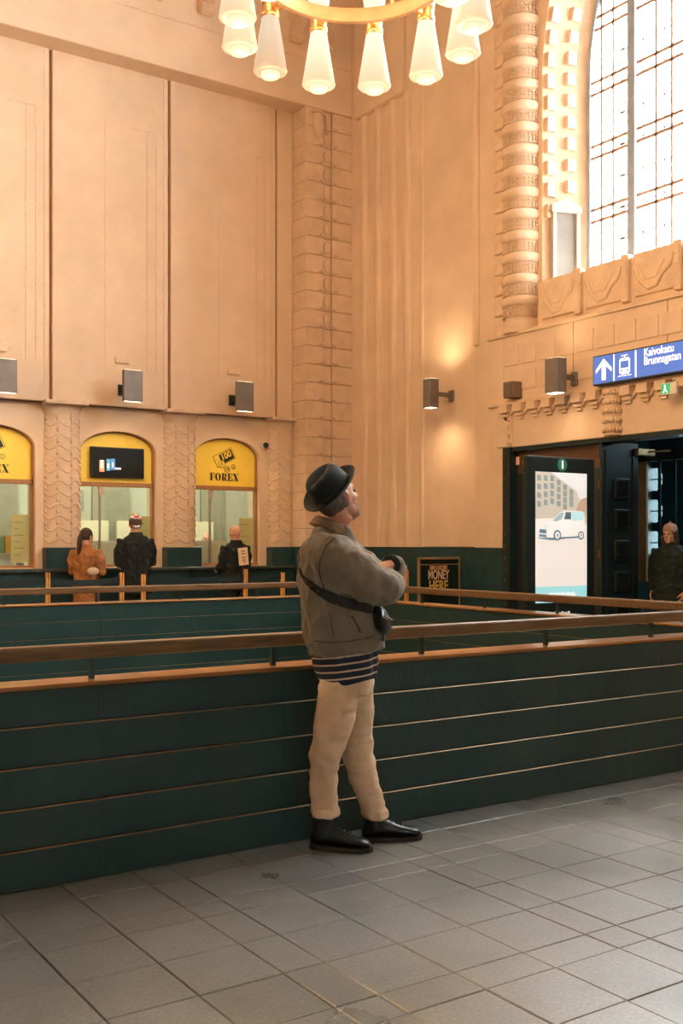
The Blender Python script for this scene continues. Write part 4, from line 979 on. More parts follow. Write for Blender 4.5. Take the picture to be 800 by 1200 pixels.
#PEOPLE
# ================================================================== PEOPLE
def remeshed(mb, voxel, name, mats, parent, smooth=3, wr=None, dirn=(1, 1, 1)):
    """union of closed shapes -> one continuous smooth surface, with optional cloth folds"""
    me = mb.mesh('tmp', mats); bm = bmesh.new(); bm.from_mesh(me); bmesh.ops.recalc_face_normals(bm, faces=bm.faces); bm.to_mesh(me); bm.free()
    o = bpy.data.objects.new('tmp', me); C.objects.link(o)
    r = o.modifiers.new('r', 'REMESH'); r.mode = 'VOXEL'; r.voxel_size = voxel; r.adaptivity = 0
    s = o.modifiers.new('s', 'SMOOTH'); s.factor = 0.6; s.iterations = smooth
    bpy.context.view_layer.update()
    out = bpy.data.meshes.new_from_object(o.evaluated_get(bpy.context.evaluated_depsgraph_get()))
    bpy.data.objects.remove(o, do_unlink=True); bpy.data.meshes.remove(me)
    if wr:
        vs = out.vertices; nrm = [v.normal.copy() for v in vs]
        for amp, fr, dv in wr:
            dv = Vector(dv)
            for v, n in zip(vs, nrm):
                p = v.co; q = Vector((p.x*fr*dv.x, p.y*fr*dv.y, p.z*fr*dv.z))
                t = noise.noise(q+Vector((3.1, 7.7, 1.3))*fr*0.1)
                v.co = p+n*amp*(1-2*abs(t)*1.6)
    out.shade_smooth(); out.name = name
    out.materials.clear()
    for m in (mats if isinstance(mats, (list, tuple)) else [mats]): out.materials.append(m)
    ob = bpy.data.objects.new(name, out); C.objects.link(ob); ob.parent = parent
    return ob
def eloft(mb, rows, n=20, ex=2.3):
    """rows of (cx,cy,cz, half_x, half_y, tilt) -> closed loft of superellipses"""
    rs = []
    for cx, cy, cz, a, b, *t in rows:
        tl = t[0] if t else 0.0; ring = []
        for i in range(n):
            th = 2*PI*i/n; c, s = math.cos(th), math.sin(th)
            x = a*abs(c)**(2/ex)*(1 if c > 0 else -1); y = b*abs(s)**(2/ex)*(1 if s > 0 else -1)
            ring.append((cx+x, cy+y, cz+tl*x))
        rs.append(ring)
    return mb.rings(rs)
def frame(fwd, up):
    f = Vector(fwd).normalized(); u = Vector(up); u = (u-f*u.dot(f)).normalized(); l = u.cross(f)
    return Matrix((f, l, u)).transposed()
def head(mb, c, fwd, up, s=1.0):
    c = Vector(c); R = frame(fwd, up); P = lambda x, y, z: c+R @ Vector((x*s, y*s, z*s))
    B = lambda p, r, n=14, m=10: mb.ball(P(*p), tuple(v*s for v in r), n, m, R)
    B((-.008, 0, .022), (.099, .077, .100), 20, 14)
    B((.034, 0, -.040), (.062, .058, .078)); B((.064, 0, -.094), (.026, .028, .024)); B((.074, 0, .030), (.024, .052, .018))
    for y in (-1, 1): B((.056, y*.036, -.022), (.030, .024, .028)); B((-.004, y*.079, -.006), (.019, .010, .032), 10, 8); B((.02, y*.05, -.07), (.03, .014, .028))
    B((.086, 0, -.060), (.013, .026, .010)); 
    mb.tube([P(.084, 0, .024), P(.098, 0, .004), P(.112, 0, -.022), P(.092, 0, -.032)], [.009*s, .011*s, .016*s, .012*s], 8)
    return P, R
def hand(mb, wrist, dr, palm, curl=0.5, s=1.0, side=1):
    """palm and five fingers; palm = direction the palm faces"""
    R = frame(dr, Vector(palm)*-1); w = Vector(wrist); P = lambda x, y, z: w+R @ Vector((x*s, y*s, z*s))
    rs = []
    for x, hw, ht in ((-.01, .028, .020), (.02, .034, .017), (.055, .041, .015), (.085, .041, .013)):
        rs.append([P(x, hw*math.cos(2*PI*i/12), ht*math.sin(2*PI*i/12)) for i in range(12)])
    mb.rings(rs)
    for k, (y, L) in enumerate(((.030, .072), (.010, .082), (-.010, .077), (-.030, .060))):
        pts = [(.075, y, 0)]; a = 0.15
        for seg, fr_ in enumerate((.45, .32, .23)):
            a += curl*(0.9 if seg else 0.6); px, py, pz = pts[-1]
            pts.append((px+L*fr_*math.cos(a), py+y*0.06, pz-L*fr_*math.sin(a)))
        mb.tube([P(*p) for p in pts], [.0095*s, .009*s, .0085*s, .0065*s], 8)
    ys = side
    mb.tube([P(.015, .028*ys, -.004), P(.045, .055*ys, -.014), P(.070, .066*ys, -.024), P(.090, .066*ys, -.032)], [.014*s, .012*s, .010*s, .007*s], 8)
SKIN = mat('skin', (0.62, 0.31, 0.19), 0.5, var=0.12, scale=20, spec=0.4)
SKIN_P = mat('skin_pale', (0.66, 0.36, 0.24), 0.5, var=0.1, scale=20)
EYE = mat('eye_dark', (0.02, 0.015, 0.012), 0.15)
def shoe(name, parent, pos, yaw, m, sole_m, shaft=0.20, lean=(0, 0), s=1.0):
    q = MB(); R = Matrix.Rotation(yaw, 4, 'Z'); T = lambda x, y, z: tuple(Vector(pos)+(R @ Vector((x*s, y*s, z*s))))
    rs = []
    for x, hw, top in ((-.088, .022, .055), (-.075, .035, .085), (-.04, .040, .105), (.0, .041, .112), (.045, .042, .098), (.09, .046, .078), (.13, .049, .066), (.165, .047, .060), (.190, .036, .050), (.203, .018, .036)):
        ring = []
        for i in range(14):
            a = 2*PI*i/14; c, sn = math.cos(a), math.sin(a)
            ring.append(T(x, hw*c, 0.02+(top-0.02)*(0.5+0.5*sn)))
        rs.append(ring)
    q.rings(rs)
    q.tube([T(-.025, 0, .05), T(-.03+lean[0]*.4, lean[1]*.4, .11), T(-.035+lean[0], lean[1], shaft)], [.052*s, .050*s, .052*s], 14)
    o = remeshed(q, 0.007, name, m, parent, 3)
    q = MB(); out = [(-.094, 0), (-.085, .030), (-.05, .043), (.0, .041), (.06, .047), (.12, .053), (.17, .049), (.20, .030), (.212, 0)]
    poly = out+[(x, -y) for x, y in out[-2:0:-1]]
    q.prism(poly, lambda u, v, w: T(u, v, w), 0.0, 0.020); q.build('sole', sole_m, o)
    q = MB()
    for k in range(4):
        x = .035+.022*k; z = .108-.010*k
        q.tube([T(x, -.022, z-.004), T(x, 0, z+.004), T(x+.004, .022, z-.004)], .0035*s, 5)
    q.build('laces', BLACK, o)
    return o
# ---------------- the leaning man (local x = across the picture to the right, y = away from the viewer)
def Mn(px, py, f): return Vector(((px-400)/F*f, f-5.0, H-(py-636)/F*f))
man = empty('person', (UY*5.0, UX*5.0, 0), -math.atan2(UY, UX), 'man in black hat and olive jacket leaning by the parapet with folded arms', 'person')
hc = Mn(395, 584, 5.0); hf = Vector((0.72, 0.60, 0.30)); hu = Vector((-0.40, -0.10, 0.9))
q = MB()
P, R_ = head(q, hc, hf, hu)
nb = Mn(388, 622, 5.0)
q.tube([P(-.02, 0, -.02), P(-.015, 0, -.09), nb, Mn(388, 645, 5.0)], [.058, .056, .062, .09], 14)
eloft(q, [(*Mn(407, 795, 5.0), .07, .10), (*Mn(403, 755, 5.0), .11, .13), (*Mn(396, 700, 5.0), .125, .155), (*Mn(391, 660, 5.0), .12, .17), (*Mn(388, 640, 5.0), .09, .16), (*Mn(388, 628, 5.0), .05, .07)])
for leg in ([(400, 790, 4.93, .058), (393, 840, 4.91, .055), (384, 875, 4.9, .045), (380, 910, 4.915, .040), (379, 958, 4.94, .022)], [(413, 790, 5.07, .058), (416, 840, 5.08, .055), (419, 875, 5.09, .045), (427, 912, 5.09, .040), (438, 952, 5.10, .022)]):
    q.tube([Mn(*p[:3]) for p in leg], [p[3] for p in leg], 12)
Rarm = [(378, 643, 4.85, .055), (415, 670, 4.78, .052), (452, 690, 4.80, .043), (447, 676, 4.93, .038), (440, 668, 5.03, .030)]
Larm = [(386, 643, 5.16, .055), (425, 668, 5.21, .05), (456, 680, 5.18, .042), (461, 664, 5.04, .036), (458, 662, 4.95, .029)]
for arm in (Rarm, Larm): q.tube([Mn(*p[:3]) for p in arm], [p[3] for p in arm], 12)
hand(q, Mn(457.5, 661.5, 4.94), (-0.86, -0.42, -0.16), (-0.10, 0.35, -0.93), 0.35, 0.95, side=-1)
hand(q, Mn(439, 667, 5.04), (-0.1, 0.75, 0.5), (-0.7, 0.1, -0.3), 0.45, 0.95, side=1)
body = remeshed(q, 0.006, 'body', SKIN, man, 2)
q = MB()
for y in (-1, 1): q.ball(P(.084, y*.031, .006), .010, 10, 8)
q.build('eyes', EYE, man, smooth=True)
q = MB(); q.ball(P(-.024, 0, .014), (.094, .0785, .098), 20, 14, R_); remeshed(q, 0.007, 'hair', mat('grey_hair', (0.16, 0.14, 0.12), 0.8, var=0.4, scale=60, bump=0.4, bscale=200), man, 2, wr=[(0.003, 60, (1, 1, .5))])
q = MB(); q.ball(P(.030, 0, -.062), (.062, .0605, .064), 16, 12, R_); q.ball(P(.066, 0, -.090), (.031, .032, .030), 12, 8, R_); remeshed(q, 0.007, 'beard', mat('grey_stubble', (0.36, 0.23, 0.17), 0.8, var=0.3, scale=80), man, 2)
# hat
HATM = mat('black_felt', (0.006, 0.020, 0.024), 0.85, var=0.25, scale=30, bump=0.2, bscale=150, sheen=0.15)
ax = Vector((-0.57, -0.46, 0.68)).normalized(); HR = frame(Vector((0.72, 0.60, 0.6)), ax)
# frame() keeps fwd; rebuild with exact axis
fx = Vector((0.72, 0.60, 0.0)); fx = (fx-ax*fx.dot(ax)).normalized(); ly = ax.cross(fx); HR = Matrix((fx, ly, ax)).transposed()
hb = Mn(389.5, 575.5, 4.985)
q = MB(); T = lambda x, y, z: hb+HR @ Vector((x, y, z)); n = 40; rs = []
prof = [(.080, -.012), (.100, -.012), (.130, .000), (.146, .020), (.1485, .024), (.145, .028), (.128, .010), (.104, -.002), (.098, .004), (.098, .030), (.096, .074), (.087, .104), (.064, .118), (.034, .114), (.008, .108)]
for r, z in prof:
    ring = []
    for i in range(n):
        a = 2*PI*i/n; c, s_ = math.cos(a), math.sin(a)
        zz = z; rx, ry = r*1.06, r*0.95
        if r > .098 and z < .04: zz = z+.012*abs(s_)**2-(.010 if c > 0.5 else 0)*(c-0.5)
        if z > .06: 
            pin = 1-.16*max(0, c)*(z-.06)/.05; ry *= pin; zz -= .020*max(0, 1-abs(s_*r)/.035)*(1 if r < .07 else 0)
        ring.append(T(rx*c, ry*s_, zz))
    rs.append(ring)
q.rings(rs)
hat = q.build('hat', HATM, man, smooth=True)
md = hat.modifiers.new('sub', 'SUBSURF'); md.levels = 1; md.render_levels = 1
q = MB(); rs = []
for r, z in ((.098, .002), (.1015, .004), (.1005, .030), (.096, .032)):
    rs.append([T(r*1.06*math.cos(2*PI*i/n), r*.95*math.sin(2*PI*i/n), z) for i in range(n)])
q.rings(rs, False); q.build('hat_band', mat('hat_ribbon', (0.006, 0.010, 0.011), 0.6), hat, smooth=True)
# jacket
JACK = mat('olive_cotton', (0.19, 0.165, 0.115), 0.85, var=0.16, scale=9, bump=0.25, bscale=220, sheen=0.2)
q = MB()
rows = []
for y, c, h_, w_ in ((762, 406.5, 42, .190), (754, 406, 44, .200), (740, 401.5, 45, .205), (715, 396, 43, .212), (690, 392, 41, .215), (665, 389, 39.5, .215), (650, 387, 37, .205), (638, 387, 31, .175), (628, 387.5, 25, .120), (618, 388, 20, .085)):
    p = Mn(c, y, 5.0); rows.append((p.x, p.y, p.z, h_*.00403, w_, 0.10 if y > 700 else 0.05))
eloft(q, rows, 28)
RS = [(374, 642, 4.90, .075), (386, 650, 4.83, .100), (405, 663, 4.79, .104), (432, 682, 4.775, .092), (454, 691, 4.80, .070), (459, 686, 4.86, .062), (449, 676, 4.95, .054), (441, 668.5, 5.03, .044)]
LS = [(384, 642, 5.12, .085), (410, 655, 5.19, .085), (440, 674, 5.21, .074), (459, 680, 5.17, .062), (463.5, 668, 5.08, .052), (461, 661.5, 5.0, .046), (458.5, 661, 4.955, .042)]
for arm in (RS, LS): q.tube([Mn(*p[:3]) for p in arm], [p[3] for p in arm], 16)
jacket = remeshed(q, 0.009, 'jacket', JACK, man, 5, wr=[(0.010, 5.5, (1.8, 1.2, 0.9)), (0.004, 12, (1.4, 1.0, 0.8)), (0.0012, 30, (1.2, 1, 1))])
q = MB(); n = 28; cax = Vector((0.42, 0.05, 0.9)).normalized(); CR = frame(Vector((1, 0, -0.4)), cax); cc = Mn(389, 618, 5.0)
rs = [[cc+CR @ Vector((r*math.cos(2*PI*i/n)*1.0, r*.95*math.sin(2*PI*i/n), z)) for i in range(n)] for r, z in ((.070, -.01), (.108, -.025), (.098, .010), (.080, .030), (.073, .030), (.066, -.01))]
q.rings(rs, True); remeshed(q, 0.006, 'collar', mat('collar_cotton', (0.26, 0.18, 0.10), 0.85, bump=0.2, bscale=200), man, 2, wr=[(0.003, 14, (1, 1, 1))])
# cuff of the left sleeve, lining dark
q = MB(); q.tube([Mn(459.5, 661.2, 4.975), Mn(457.6, 661.2, 4.945)], [.045, .044], 16); q.build('cuff', mat('dark_lining', (0.012, 0.016, 0.017), 0.8), man, smooth=True)
# hem band of the jacket
q = MB(); rs = []
for z_, k_ in ((763, 1.0), (760, 1.02), (750, 1.025), (747, 1.0)):
    p = Mn(406, z_, 5.0); rs.append([(p.x+44*k_*.00403*math.cos(2*PI*i/36), .2*k_*math.sin(2*PI*i/36), p.z+.10*44*.00403*math.cos(2*PI*i/36)) for i in range(36)])
q.rings(rs); remeshed(q, 0.008, 'hem_band', JACK, man, 2, wr=[(0.004, 16, (1, 1, 1))])
# striped shirt
sm_ = bpy.data.materials.new('striped_knit'); sm_.use_nodes = True; nt_ = sm_.node_tree; N = nt_.nodes; L = nt_.links; b = N['Principled BSDF']; b.inputs['Roughness'].default_value = 0.9
tc = N.new('ShaderNodeTexCoord'); sp_ = N.new('ShaderNodeSeparateXYZ'); L.new(tc.outputs['Object'], sp_.inputs[0])
m1 = N.new('ShaderNodeMath'); m1.operation = 'MULTIPLY_ADD'; m1.inputs[1].default_value = -0.13; L.new(sp_.outputs['X'], m1.inputs[0]); L.new(sp_.outputs['Z'], m1.inputs[2])
m2 = N.new('ShaderNodeMath'); m2.operation = 'MULTIPLY'; m2.inputs[1].default_value = 1/0.0335; L.new(m1.outputs[0], m2.inputs[0])
m3 = N.new('ShaderNodeMath'); m3.operation = 'FRACT'; L.new(m2.outputs[0], m3.inputs[0])
m4 = N.new('ShaderNodeMath'); m4.operation = 'LESS_THAN'; m4.inputs[1].default_value = 0.24; L.new(m3.outputs[0], m4.inputs[0])
m5 = N.new('ShaderNodeMath'); m5.operation = 'GREATER_THAN'; m5.inputs[1].default_value = 0.795; L.new(m1.outputs[0], m5.inputs[0])
m6 = N.new('ShaderNodeMath'); m6.operation = 'MULTIPLY'; L.new(m4.outputs[0], m6.inputs[0]); L.new(m5.outputs[0], m6.inputs[1])
mxc = N.new('ShaderNodeMix'); mxc.data_type = 'RGBA'; mxc.inputs[6].default_value = (0.010, 0.022, 0.045, 1); mxc.inputs[7].default_value = (0.58, 0.44, 0.30, 1)
L.new(m6.outputs[0], mxc.inputs[0]); L.new(mxc.outputs[2], b.inputs['Base Color'])
q = MB(); rows = []
for y, c, h_, w_ in ((796, 409, 31.5, .172), (786, 407, 35.5, .180), (770, 404, 37.5, .182), (750, 403, 40, .180)):
    p = Mn(c, y, 5.0); rows.append((p.x, p.y, p.z, h_*.00403, w_, 0.14))
eloft(q, rows, 28); remeshed(q, 0.008, 'striped_shirt', sm_, man, 3, wr=[(0.006, 9, (1.6, 1.6, 0.5))])
# trousers
q = MB(); T_ = 0.00403
eloft(q, [(*Mn(405, 812, 5.0), .118, .150), (*Mn(406, 795, 5.0), .118, .158), (*Mn(406, 775, 5.0), .115, .150)], 20)
RL = [(399, 795, 4.93, 23, .095), (393.5, 830, 4.91, 23, .098), (388, 860, 4.90, 22, .090), (382.5, 882, 4.90, 19.5, .080), (379.5, 905, 4.91, 16, .068), (379, 930, 4.92, 14.5, .060), (380, 946, 4.925, 14.5, .059), (381.5, 955, 4.93, 15, .061)]
LL = [(414, 795, 5.07, 23, .095), (416.5, 830, 5.08, 21, .095), (417, 858, 5.09, 19, .088), (419, 885, 5.09, 18, .078), (426, 912, 5.09, 17, .068), (433, 935, 5.09, 15, .060), (438, 950, 5.09, 14, .058), (440, 957, 5.09, 14, .060)]
for lg in (RL, LL): eloft(q, [(*Mn(a, b_, c), d*T_, e) for a, b_, c, d, e in lg], 18, 2.1)
TROU = mat('beige_twill', (0.72, 0.53, 0.34), 0.85, var=0.10, scale=12, bump=0.2, bscale=260)
remeshed(q, 0.008, 'trousers', TROU, man, 4, wr=[(0.007, 6, (1.6, 1.4, 1.0)), (0.003, 15, (0.7, 0.7, 1.5)), (0.0008, 36, (1, 1, 1.4))])
for a, b_, c, d, e in (RL[-1], LL[-1]):
    q = MB(); eloft(q, [(*Mn(a, b_+2, c), d*T_+.001, e+.001), (*Mn(a, b_-1, c), d*T_+.006, e+.006), (*Mn(a, b_-7, c), d*T_+.006, e+.005), (*Mn(a, b_-10, c), d*T_, e)], 18, 2.1)
    remeshed(q, 0.007, 'turn_up', TROU, man, 2, wr=[(0.003, 20, (1, 1, 1))])
SHOE = mat('black_leather', (0.006, 0.016, 0.019), 0.28, var=0.3, scale=18, bump=0.1, bscale=60)
SOLE = mat('shoe_sole', (0.016, 0.018, 0.016), 0.6)
pR, pL = Mn(385, 990, 4.95), Mn(445, 982, 5.09)
shoe('shoe', man, (pR.x, pR.y, 0.001), math.radians(-14), SHOE, SOLE, 0.225, (0.004, 0))
shoe('shoe', man, (pL.x, pL.y, 0.001), math.radians(10), SHOE, SOLE, 0.155, (-0.004, 0))
# armhole seam, back seam and pocket welt laid on the jacket
bvh = BVHTree.FromPolygons([v.co for v in jacket.data.vertices], [p.vertices[:] for p in jacket.data.polygons])
def on_jacket(px, py, f=4.2):
    a = Mn(px, py, f); d = (Mn(px, py, 6.0)-a).normalized(); h = bvh.ray_cast(a, d); return h[0] if h[0] is not None else None
SEAM = mat('jacket_seam', (0.085, 0.072, 0.05), 0.9)
for nm, key_, rad in (('armhole_seam', [(392, 630), (382, 640), (375, 655), (374, 672), (380, 690), (392, 702)], .0035), ('side_seam', [(386, 718), (389, 735), (392, 750)], .003), ('pocket_welt', [(412, 722), (418, 732), (424, 744)], .005), ('hem_seam', [(368, 751), (385, 753), (405, 752), (425, 749), (440, 745)], .003)):
    pp = []
    for (a, b), (c, d) in zip(key_, key_[1:]):
        for k in range(4):
            h = on_jacket(a+(c-a)*k/4, b+(d-b)*k/4)
            if h is not None: pp.append(h)
    if len(pp) > 2: MB().tube(pp, rad, 5).build(nm, SEAM, jacket)
# cross-body strap that hugs the jacket, and the bag
bvh = BVHTree.FromPolygons([v.co for v in jacket.data.vertices], [p.vertices[:] for p in jacket.data.polygons])
key = [(357, 636, 5.06), (351, 652, 5.0), (353, 668, 4.90), (362, 683, 4.82), (380, 697, 4.78), (400, 705, 4.77), (420, 710, 4.78), (436, 713, 4.84), (446, 716, 4.92)]
kv = [Mn(*p) for p in key]; pts = []
for i in range(len(kv)-1):
    for k in range(5): pts.append(kv[i].lerp(kv[i+1], k/5))
pts.append(kv[-1]); rs = []
for i, p in enumerate(pts):
    axis_c = Vector((Mn(394, 680, 5.0).x, 0, p.z)); d = (axis_c-p).normalized()
    hit = bvh.ray_cast(p-d*0.25, d); c = hit[0] if hit[0] is not None else p; nn = hit[1] if hit[0] is not None else -d
    if (c-p).length > 0.12: c = p; nn = -d
    rs.append((c+nn*0.006, nn))
cen = [r[0] for r in rs]
cen = [sum((cen[max(0, min(len(cen)-1, i+k))] for k in (-2, -1, 0, 1, 2)), Vector())/5 for i in range(len(cen))]
rings_ = []
for i, c in enumerate(cen):
    t = (cen[min(i+1, len(cen)-1)]-cen[max(i-1, 0)]).normalized(); nn = rs[i][1]; nn = (nn-t*nn.dot(t)).normalized(); bnn = t.cross(nn)
    hw = 0.009 if i < 12 else min(0.024, 0.009+0.0015*(i-12))
    rings_.append([c+bnn*hw+nn*.004, c-bnn*hw+nn*.004, c-bnn*hw-nn*.006, c+bnn*hw-nn*.006])
q = MB(); q.rings(rings_); STRAP = mat('black_webbing', (0.008, 0.013, 0.015), 0.6)
bag = tag(empty('shoulder_bag', man.location, man.rotation_euler.z), 'small black shoulder bag slung across the leaning man with a wide strap', 'bag')
q.build('strap', STRAP, bag)
q = MB(); bc = Mn(446, 727, 4.93); BR = Matrix.Rotation(math.radians(-18), 3, 'Y')
eb = lambda c, r: q.ball(c, r, 18, 12, BR)
eb(bc, (.040, .12, .075)); eb(bc+Vector((.012, .0, -.012)), (.036, .10, .062))
remeshed(q, 0.007, 'pouch', mat('bag_leather', (0.010, 0.017, 0.021), 0.33, var=0.3, bump=0.15, bscale=50), bag, 3, wr=[(0.003, 16, (1, 1, 1))])
q = MB(); q.tube([bc+Vector((.010, -.118, .03)), bc+Vector((.040, -.085, .012)), bc+Vector((.052, -.02, .004)), bc+Vector((.05, .06, .004))], .004, 6); q.build('zip', mat('zip_metal', (0.35, 0.35, 0.34), 0.3, metal=0.8), bag)
q = MB(); q.box(bc.x-.002, bc.x+.010, bc.y-.125, bc.y-.115, bc.z-.085, bc.z-.03); q.build('tab', STRAP, bag)

# ---------------- people in the background
def standing(label, loc, rz, h, coat_m, leg_m, coat_len=0.85, bulk=1.0, arms='down', hat=None, hair=None, hf=(1, 0, 0), face_m=SKIN_P, vox=0.012, shoes=True, group=None):
    s = h/1.75; t = empty('person', loc, rz, label, 'person')
    V = lambda x, y, z: Vector((x*s, y*s, z*s))
    if arms == 'down': A = [[(0, .20, 1.42), (-.02, .25, 1.12), (.06, .23, .90)], [(0, -.20, 1.42), (-.02, -.25, 1.12), (.06, -.23, .90)]]
    elif arms == 'counter': A = [[(0, .19, 1.42), (.03, .215, 1.14), (.27, .14, 1.10)], [(0, -.19, 1.42), (.03, -.215, 1.14), (.27, -.14, 1.10)]]
    else: A = [[(0, .20, 1.42), (.0, .25, 1.13), (.22, .06, 1.16)], [(0, -.20, 1.42), (.0, -.25, 1.13), (.22, -.06, 1.10)]]
    q = MB()
    P, R = head(q, V(.02, 0, 1.63), hf, (0, 0, 1), s)
    q.tube([P(-.02, 0, -.02), P(-.02, 0, -.09), V(-.01, 0, 1.46), V(-.01, 0, 1.40)], [.055*s, .054*s, .06*s, .08*s], 12)
    eloft(q, [(0, 0, .86*s, .11*s, .15*s), (0, 0, 1.0*s, .11*s, .14*s), (0, 0, 1.25*s, .12*s, .16*s), (-.01*s, 0, 1.40*s, .09*s, .16*s), (-.01*s, 0, 1.46*s, .05*s, .07*s)])
    for y in (-1, 1): q.tube([V(0, y*.09, .92), V(.01, y*.10, .50), V(-.02, y*.10, .10), V(.02, y*.10, .05)], [.085*s, .055*s, .038*s, .035*s], 10)
    for a in A:
        q.tube([V(*p) for p in a], [.05*s, .042*s, .030*s], 10)
        d = (V(*a[2])-V(*a[1])).normalized(); hand(q, V(*a[2]), d, (0, -0.3 if a[0][1] > 0 else 0.3, -1) if arms != 'down' else (0, -1 if a[0][1] > 0 else 1, 0), 0.5, s, side=-1 if a[0][1] > 0 else 1)
    remeshed(q, vox*0.65, 'body', face_m, t, 2)
    q = MB()
    for y in (-1, 1): q.ball(P(.083, y*.030, .006), .008*s, 8, 6)
    q.build('eyes', EYE, t)
    q = MB(); B = bulk; zl = coat_len
    rows = [(0, 0, zl*s, .16*s*B, .205*s*B), (0, 0, (zl+.1)*s, .155*s*B, .20*s*B), (0, 0, 1.05*s, .14*s*B, .185*s*B), (0, 0, 1.25*s, .145*s*B, .20*s*B), (-.01*s, 0, 1.38*s, .13*s*B, .20*s*B), (-.01*s, 0, 1.45*s, .09*s*B, .15*s*B), (-.01*s, 0, 1.50*s, .075*s, .085*s)]
    eloft(q, rows, 24)
    for a in A:
        e = V(*a[1]).lerp(V(*a[2]), 0.92); q.tube([V(*a[0])+V(0, -.03 if a[0][1] > 0 else .03, 0), V(*a[0]).lerp(V(*a[1]), .5), V(*a[1]), e], [.08*s*B, .075*s*B, .066*s*B, .050*s], 14)
    coat = remeshed(q, vox, 'coat', coat_m, t, 3, wr=[(0.010, 8, (1.2, 1.2, 1)), (0.005, 18, (1, 1, 1.3))])
    q = MB(); eloft(q, [(-.012*s, 0, 1.44*s, .095*s, .10*s), (-.012*s, 0, 1.52*s, .082*s, .088*s), (-.012*s, 0, 1.53*s, .072*s, .078*s)], 18); remeshed(q, 0.009, 'collar', coat_m, coat, 2)
    q = MB(); eloft(q, [(0, 0, .80*s, .12*s, .16*s), (0, 0, .98*s, .12*s, .155*s)], 16)
    for y in (-1, 1): eloft(q, [(.02*s, y*.09*s, .09*s, .062*s, .062*s), (.01*s, y*.095*s, .5*s, .075*s, .075*s), (0, y*.08*s, .85*s, .10*s, .085*s)], 14)
    remeshed(q, vox, 'trousers', leg_m, t, 3, wr=[(0.006, 14, (1, 1, 1))])
    for y in (-1, 1): shoe('shoe', t, (0.02*s, y*.10*s, 0.001), 0.15*y, SHOE, SOLE, 0.14)
    if hair:
        q = MB(); q.ball(P(-.020, 0, .030), (.098*s, .087*s, .102*s), 16, 12, R)
        if hair[1] == 'pony':
            q.tube([P(-.10, 0, .03), P(-.135, 0, -.02), P(-.14, 0, -.12), P(-.13, 0, -.24), P(-.12, 0, -.32)], [.03*s, .034*s, .036*s, .030*s, .012*s], 10)
        if hair[1] == 'long':
            for y in (-1, 1): q.tube([P(-.01, y*.075, .03), P(.0, y*.085, -.08), P(.02, y*.085, -.18), P(.03, y*.08, -.26)], [.03*s, .034*s, .032*s, .014*s], 10)
        remeshed(q, 0.010, 'hair', hair[0], t, 2, wr=[(0.004, 40, (2, 2, .4))])
    if hat:
        n = 20; q = MB(); rs = []
        for r, z in ((.088, .030), (.098, .034), (.099, .060), (.097, .064), (.095, .085), (.080, .118), (.045, .138), (.0, .143)):
            rs.append([P(-.008+r*1.05*math.cos(2*PI*i/n)*1.0, r*.86*math.sin(2*PI*i/n), z+(.045*math.cos(2*PI*i/n)-.030 if z < .07 else 0)) for i in range(n)])
        q.rings(rs); ob = q.build('cap', hat, t, smooth=True)
        if isinstance(hat, list):
            for k, p in enumerate(ob.data.polygons): p.material_index = ((k % n)//3+(k//n)) % len(hat)
        q = MB(); q.ball(P(-.008, 0, .150), .016*s, 8, 6); q.build('bobble', hat[0] if isinstance(hat, list) else hat, ob)
    return t, P
yb = 13.85
COATB = mat('black_wool_coat', (0.007, 0.012, 0.013), 0.9, var=0.3, scale=15)
COATT = mat('tan_coat', (0.36, 0.145, 0.045), 0.85, var=0.15, scale=10)
DARKL = mat('dark_trousers', (0.012, 0.018, 0.020), 0.85)
def face_dir(px, Y): p = onY(px, HZ, Y); return (p.x, p.y, 0)
standing('woman with a dark ponytail in a tan coat at the counter', face_dir(101, yb-0.1), math.radians(38), 1.62, COATT, mat('tan_trousers', (0.22, 0.09, 0.03), 0.85), 0.35, 0.98, 'fold', hair=(mat('dark_brown_hair', (0.045, 0.025, 0.012), 0.7, bump=0.3, bscale=150), 'pony'), hf=(1, -0.25, -0.1))
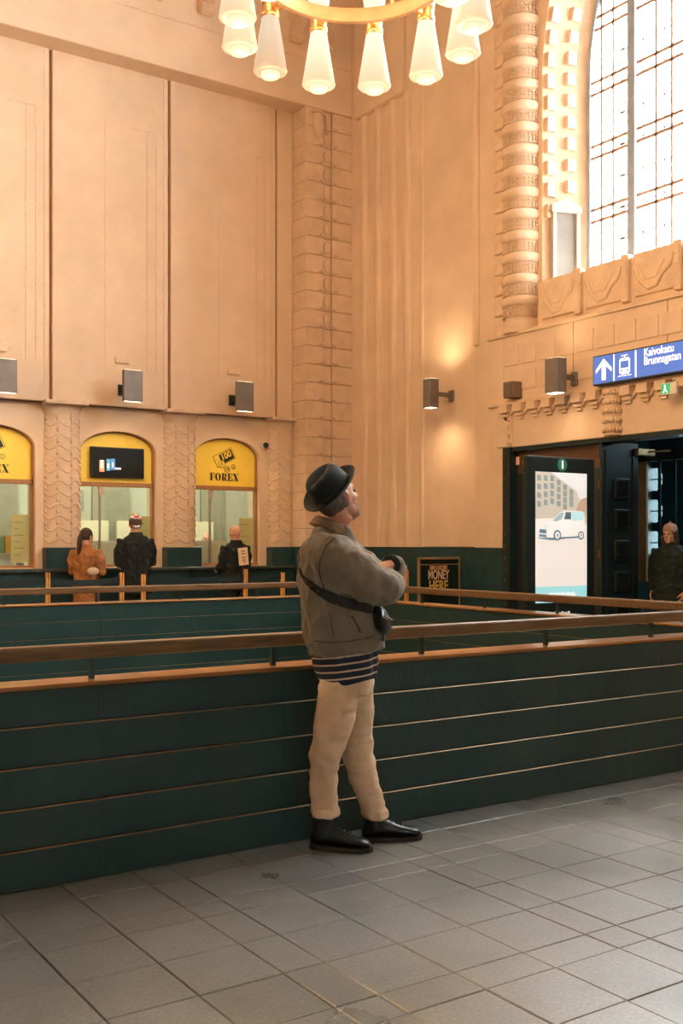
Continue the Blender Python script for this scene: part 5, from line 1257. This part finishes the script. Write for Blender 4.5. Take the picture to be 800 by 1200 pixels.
standing('man in a black coat and patterned knitted cap at the television window', face_dir(159, yb-0.30), math.radians(80), 1.80, COATB, DARKL, 0.72, 1.02, 'counter', hat=[mat('cap_white', (0.85, 0.80, 0.76), 0.9), mat('cap_blue', (0.05, 0.20, 0.45), 0.9), MATS['cap_white'], mat('cap_red', (0.55, 0.10, 0.07), 0.9)], hair=(mat('short_brown_hair', (0.09, 0.05, 0.03), 0.8), 'short'), hf=(1, -0.15, 0))
standing('bald man in a black jacket at the ticket window by the pilaster', face_dir(276, yb-0.27), math.radians(95), 1.68, COATB, DARKL, 0.78, 1.02, 'counter', hf=(1, 0.1, -0.05))
# handbag of the woman
p = onY(109, 666, yb-0.35)
hb_ = tag(empty('handbag', (p.x, p.y, p.z-0.1)), 'small pale handbag held by the woman in the tan coat', 'bag')
q = MB(); q.ball((0, 0, 0.06), (.085, .045, .055), 14, 10); remeshed(q, 0.01, 'pouch', mat('pale_leather', (0.55, 0.42, 0.30), 0.5), hb_, 2)
MB().tube([(-.07, 0, .11), (-.03, 0, .22), (.04, 0, .22), (.08, 0, .11)], .008, 6).build('strap', mat('bag_strap', (0.2, 0.12, 0.06), 0.5), hb_)
# clerk
p = onY(242, HZ, YB+1.5)
t_, P_ = standing('clerk in a dark vest with glasses behind the ticket window glass', (p.x, YB+1.5, 0), math.radians(-110), 1.60, mat('clerk_vest', (0.02, 0.035, 0.035), 0.8), DARKL, 0.85, 1.0, 'fold')
q = MB()
for y in (-1, 1): q.tube([P_(.098, y*.032+.02*math.cos(a), .006+.016*math.sin(a)) for a in [2*PI*i/10 for i in range(11)]], .003, 5)
q.build('glasses', BLACK, t_)
# woman in the doorway
p = onX(786, HZ, 10.15)
standing('woman in a pale beanie and dark coat standing in the vestibule doorway', (p.x, p.y, 0), math.radians(185), 1.64, mat('dark_green_coat', (0.012, 0.022, 0.018), 0.85, var=0.25), DARKL, 0.55, 1.2, 'down', vox=0.009, hat=mat('pink_beanie', (0.50, 0.30, 0.24), 0.9, bump=0.3), hair=(mat('dark_hair', (0.03, 0.02, 0.015), 0.7), 'long'), hf=(1, 0.1, -0.05))
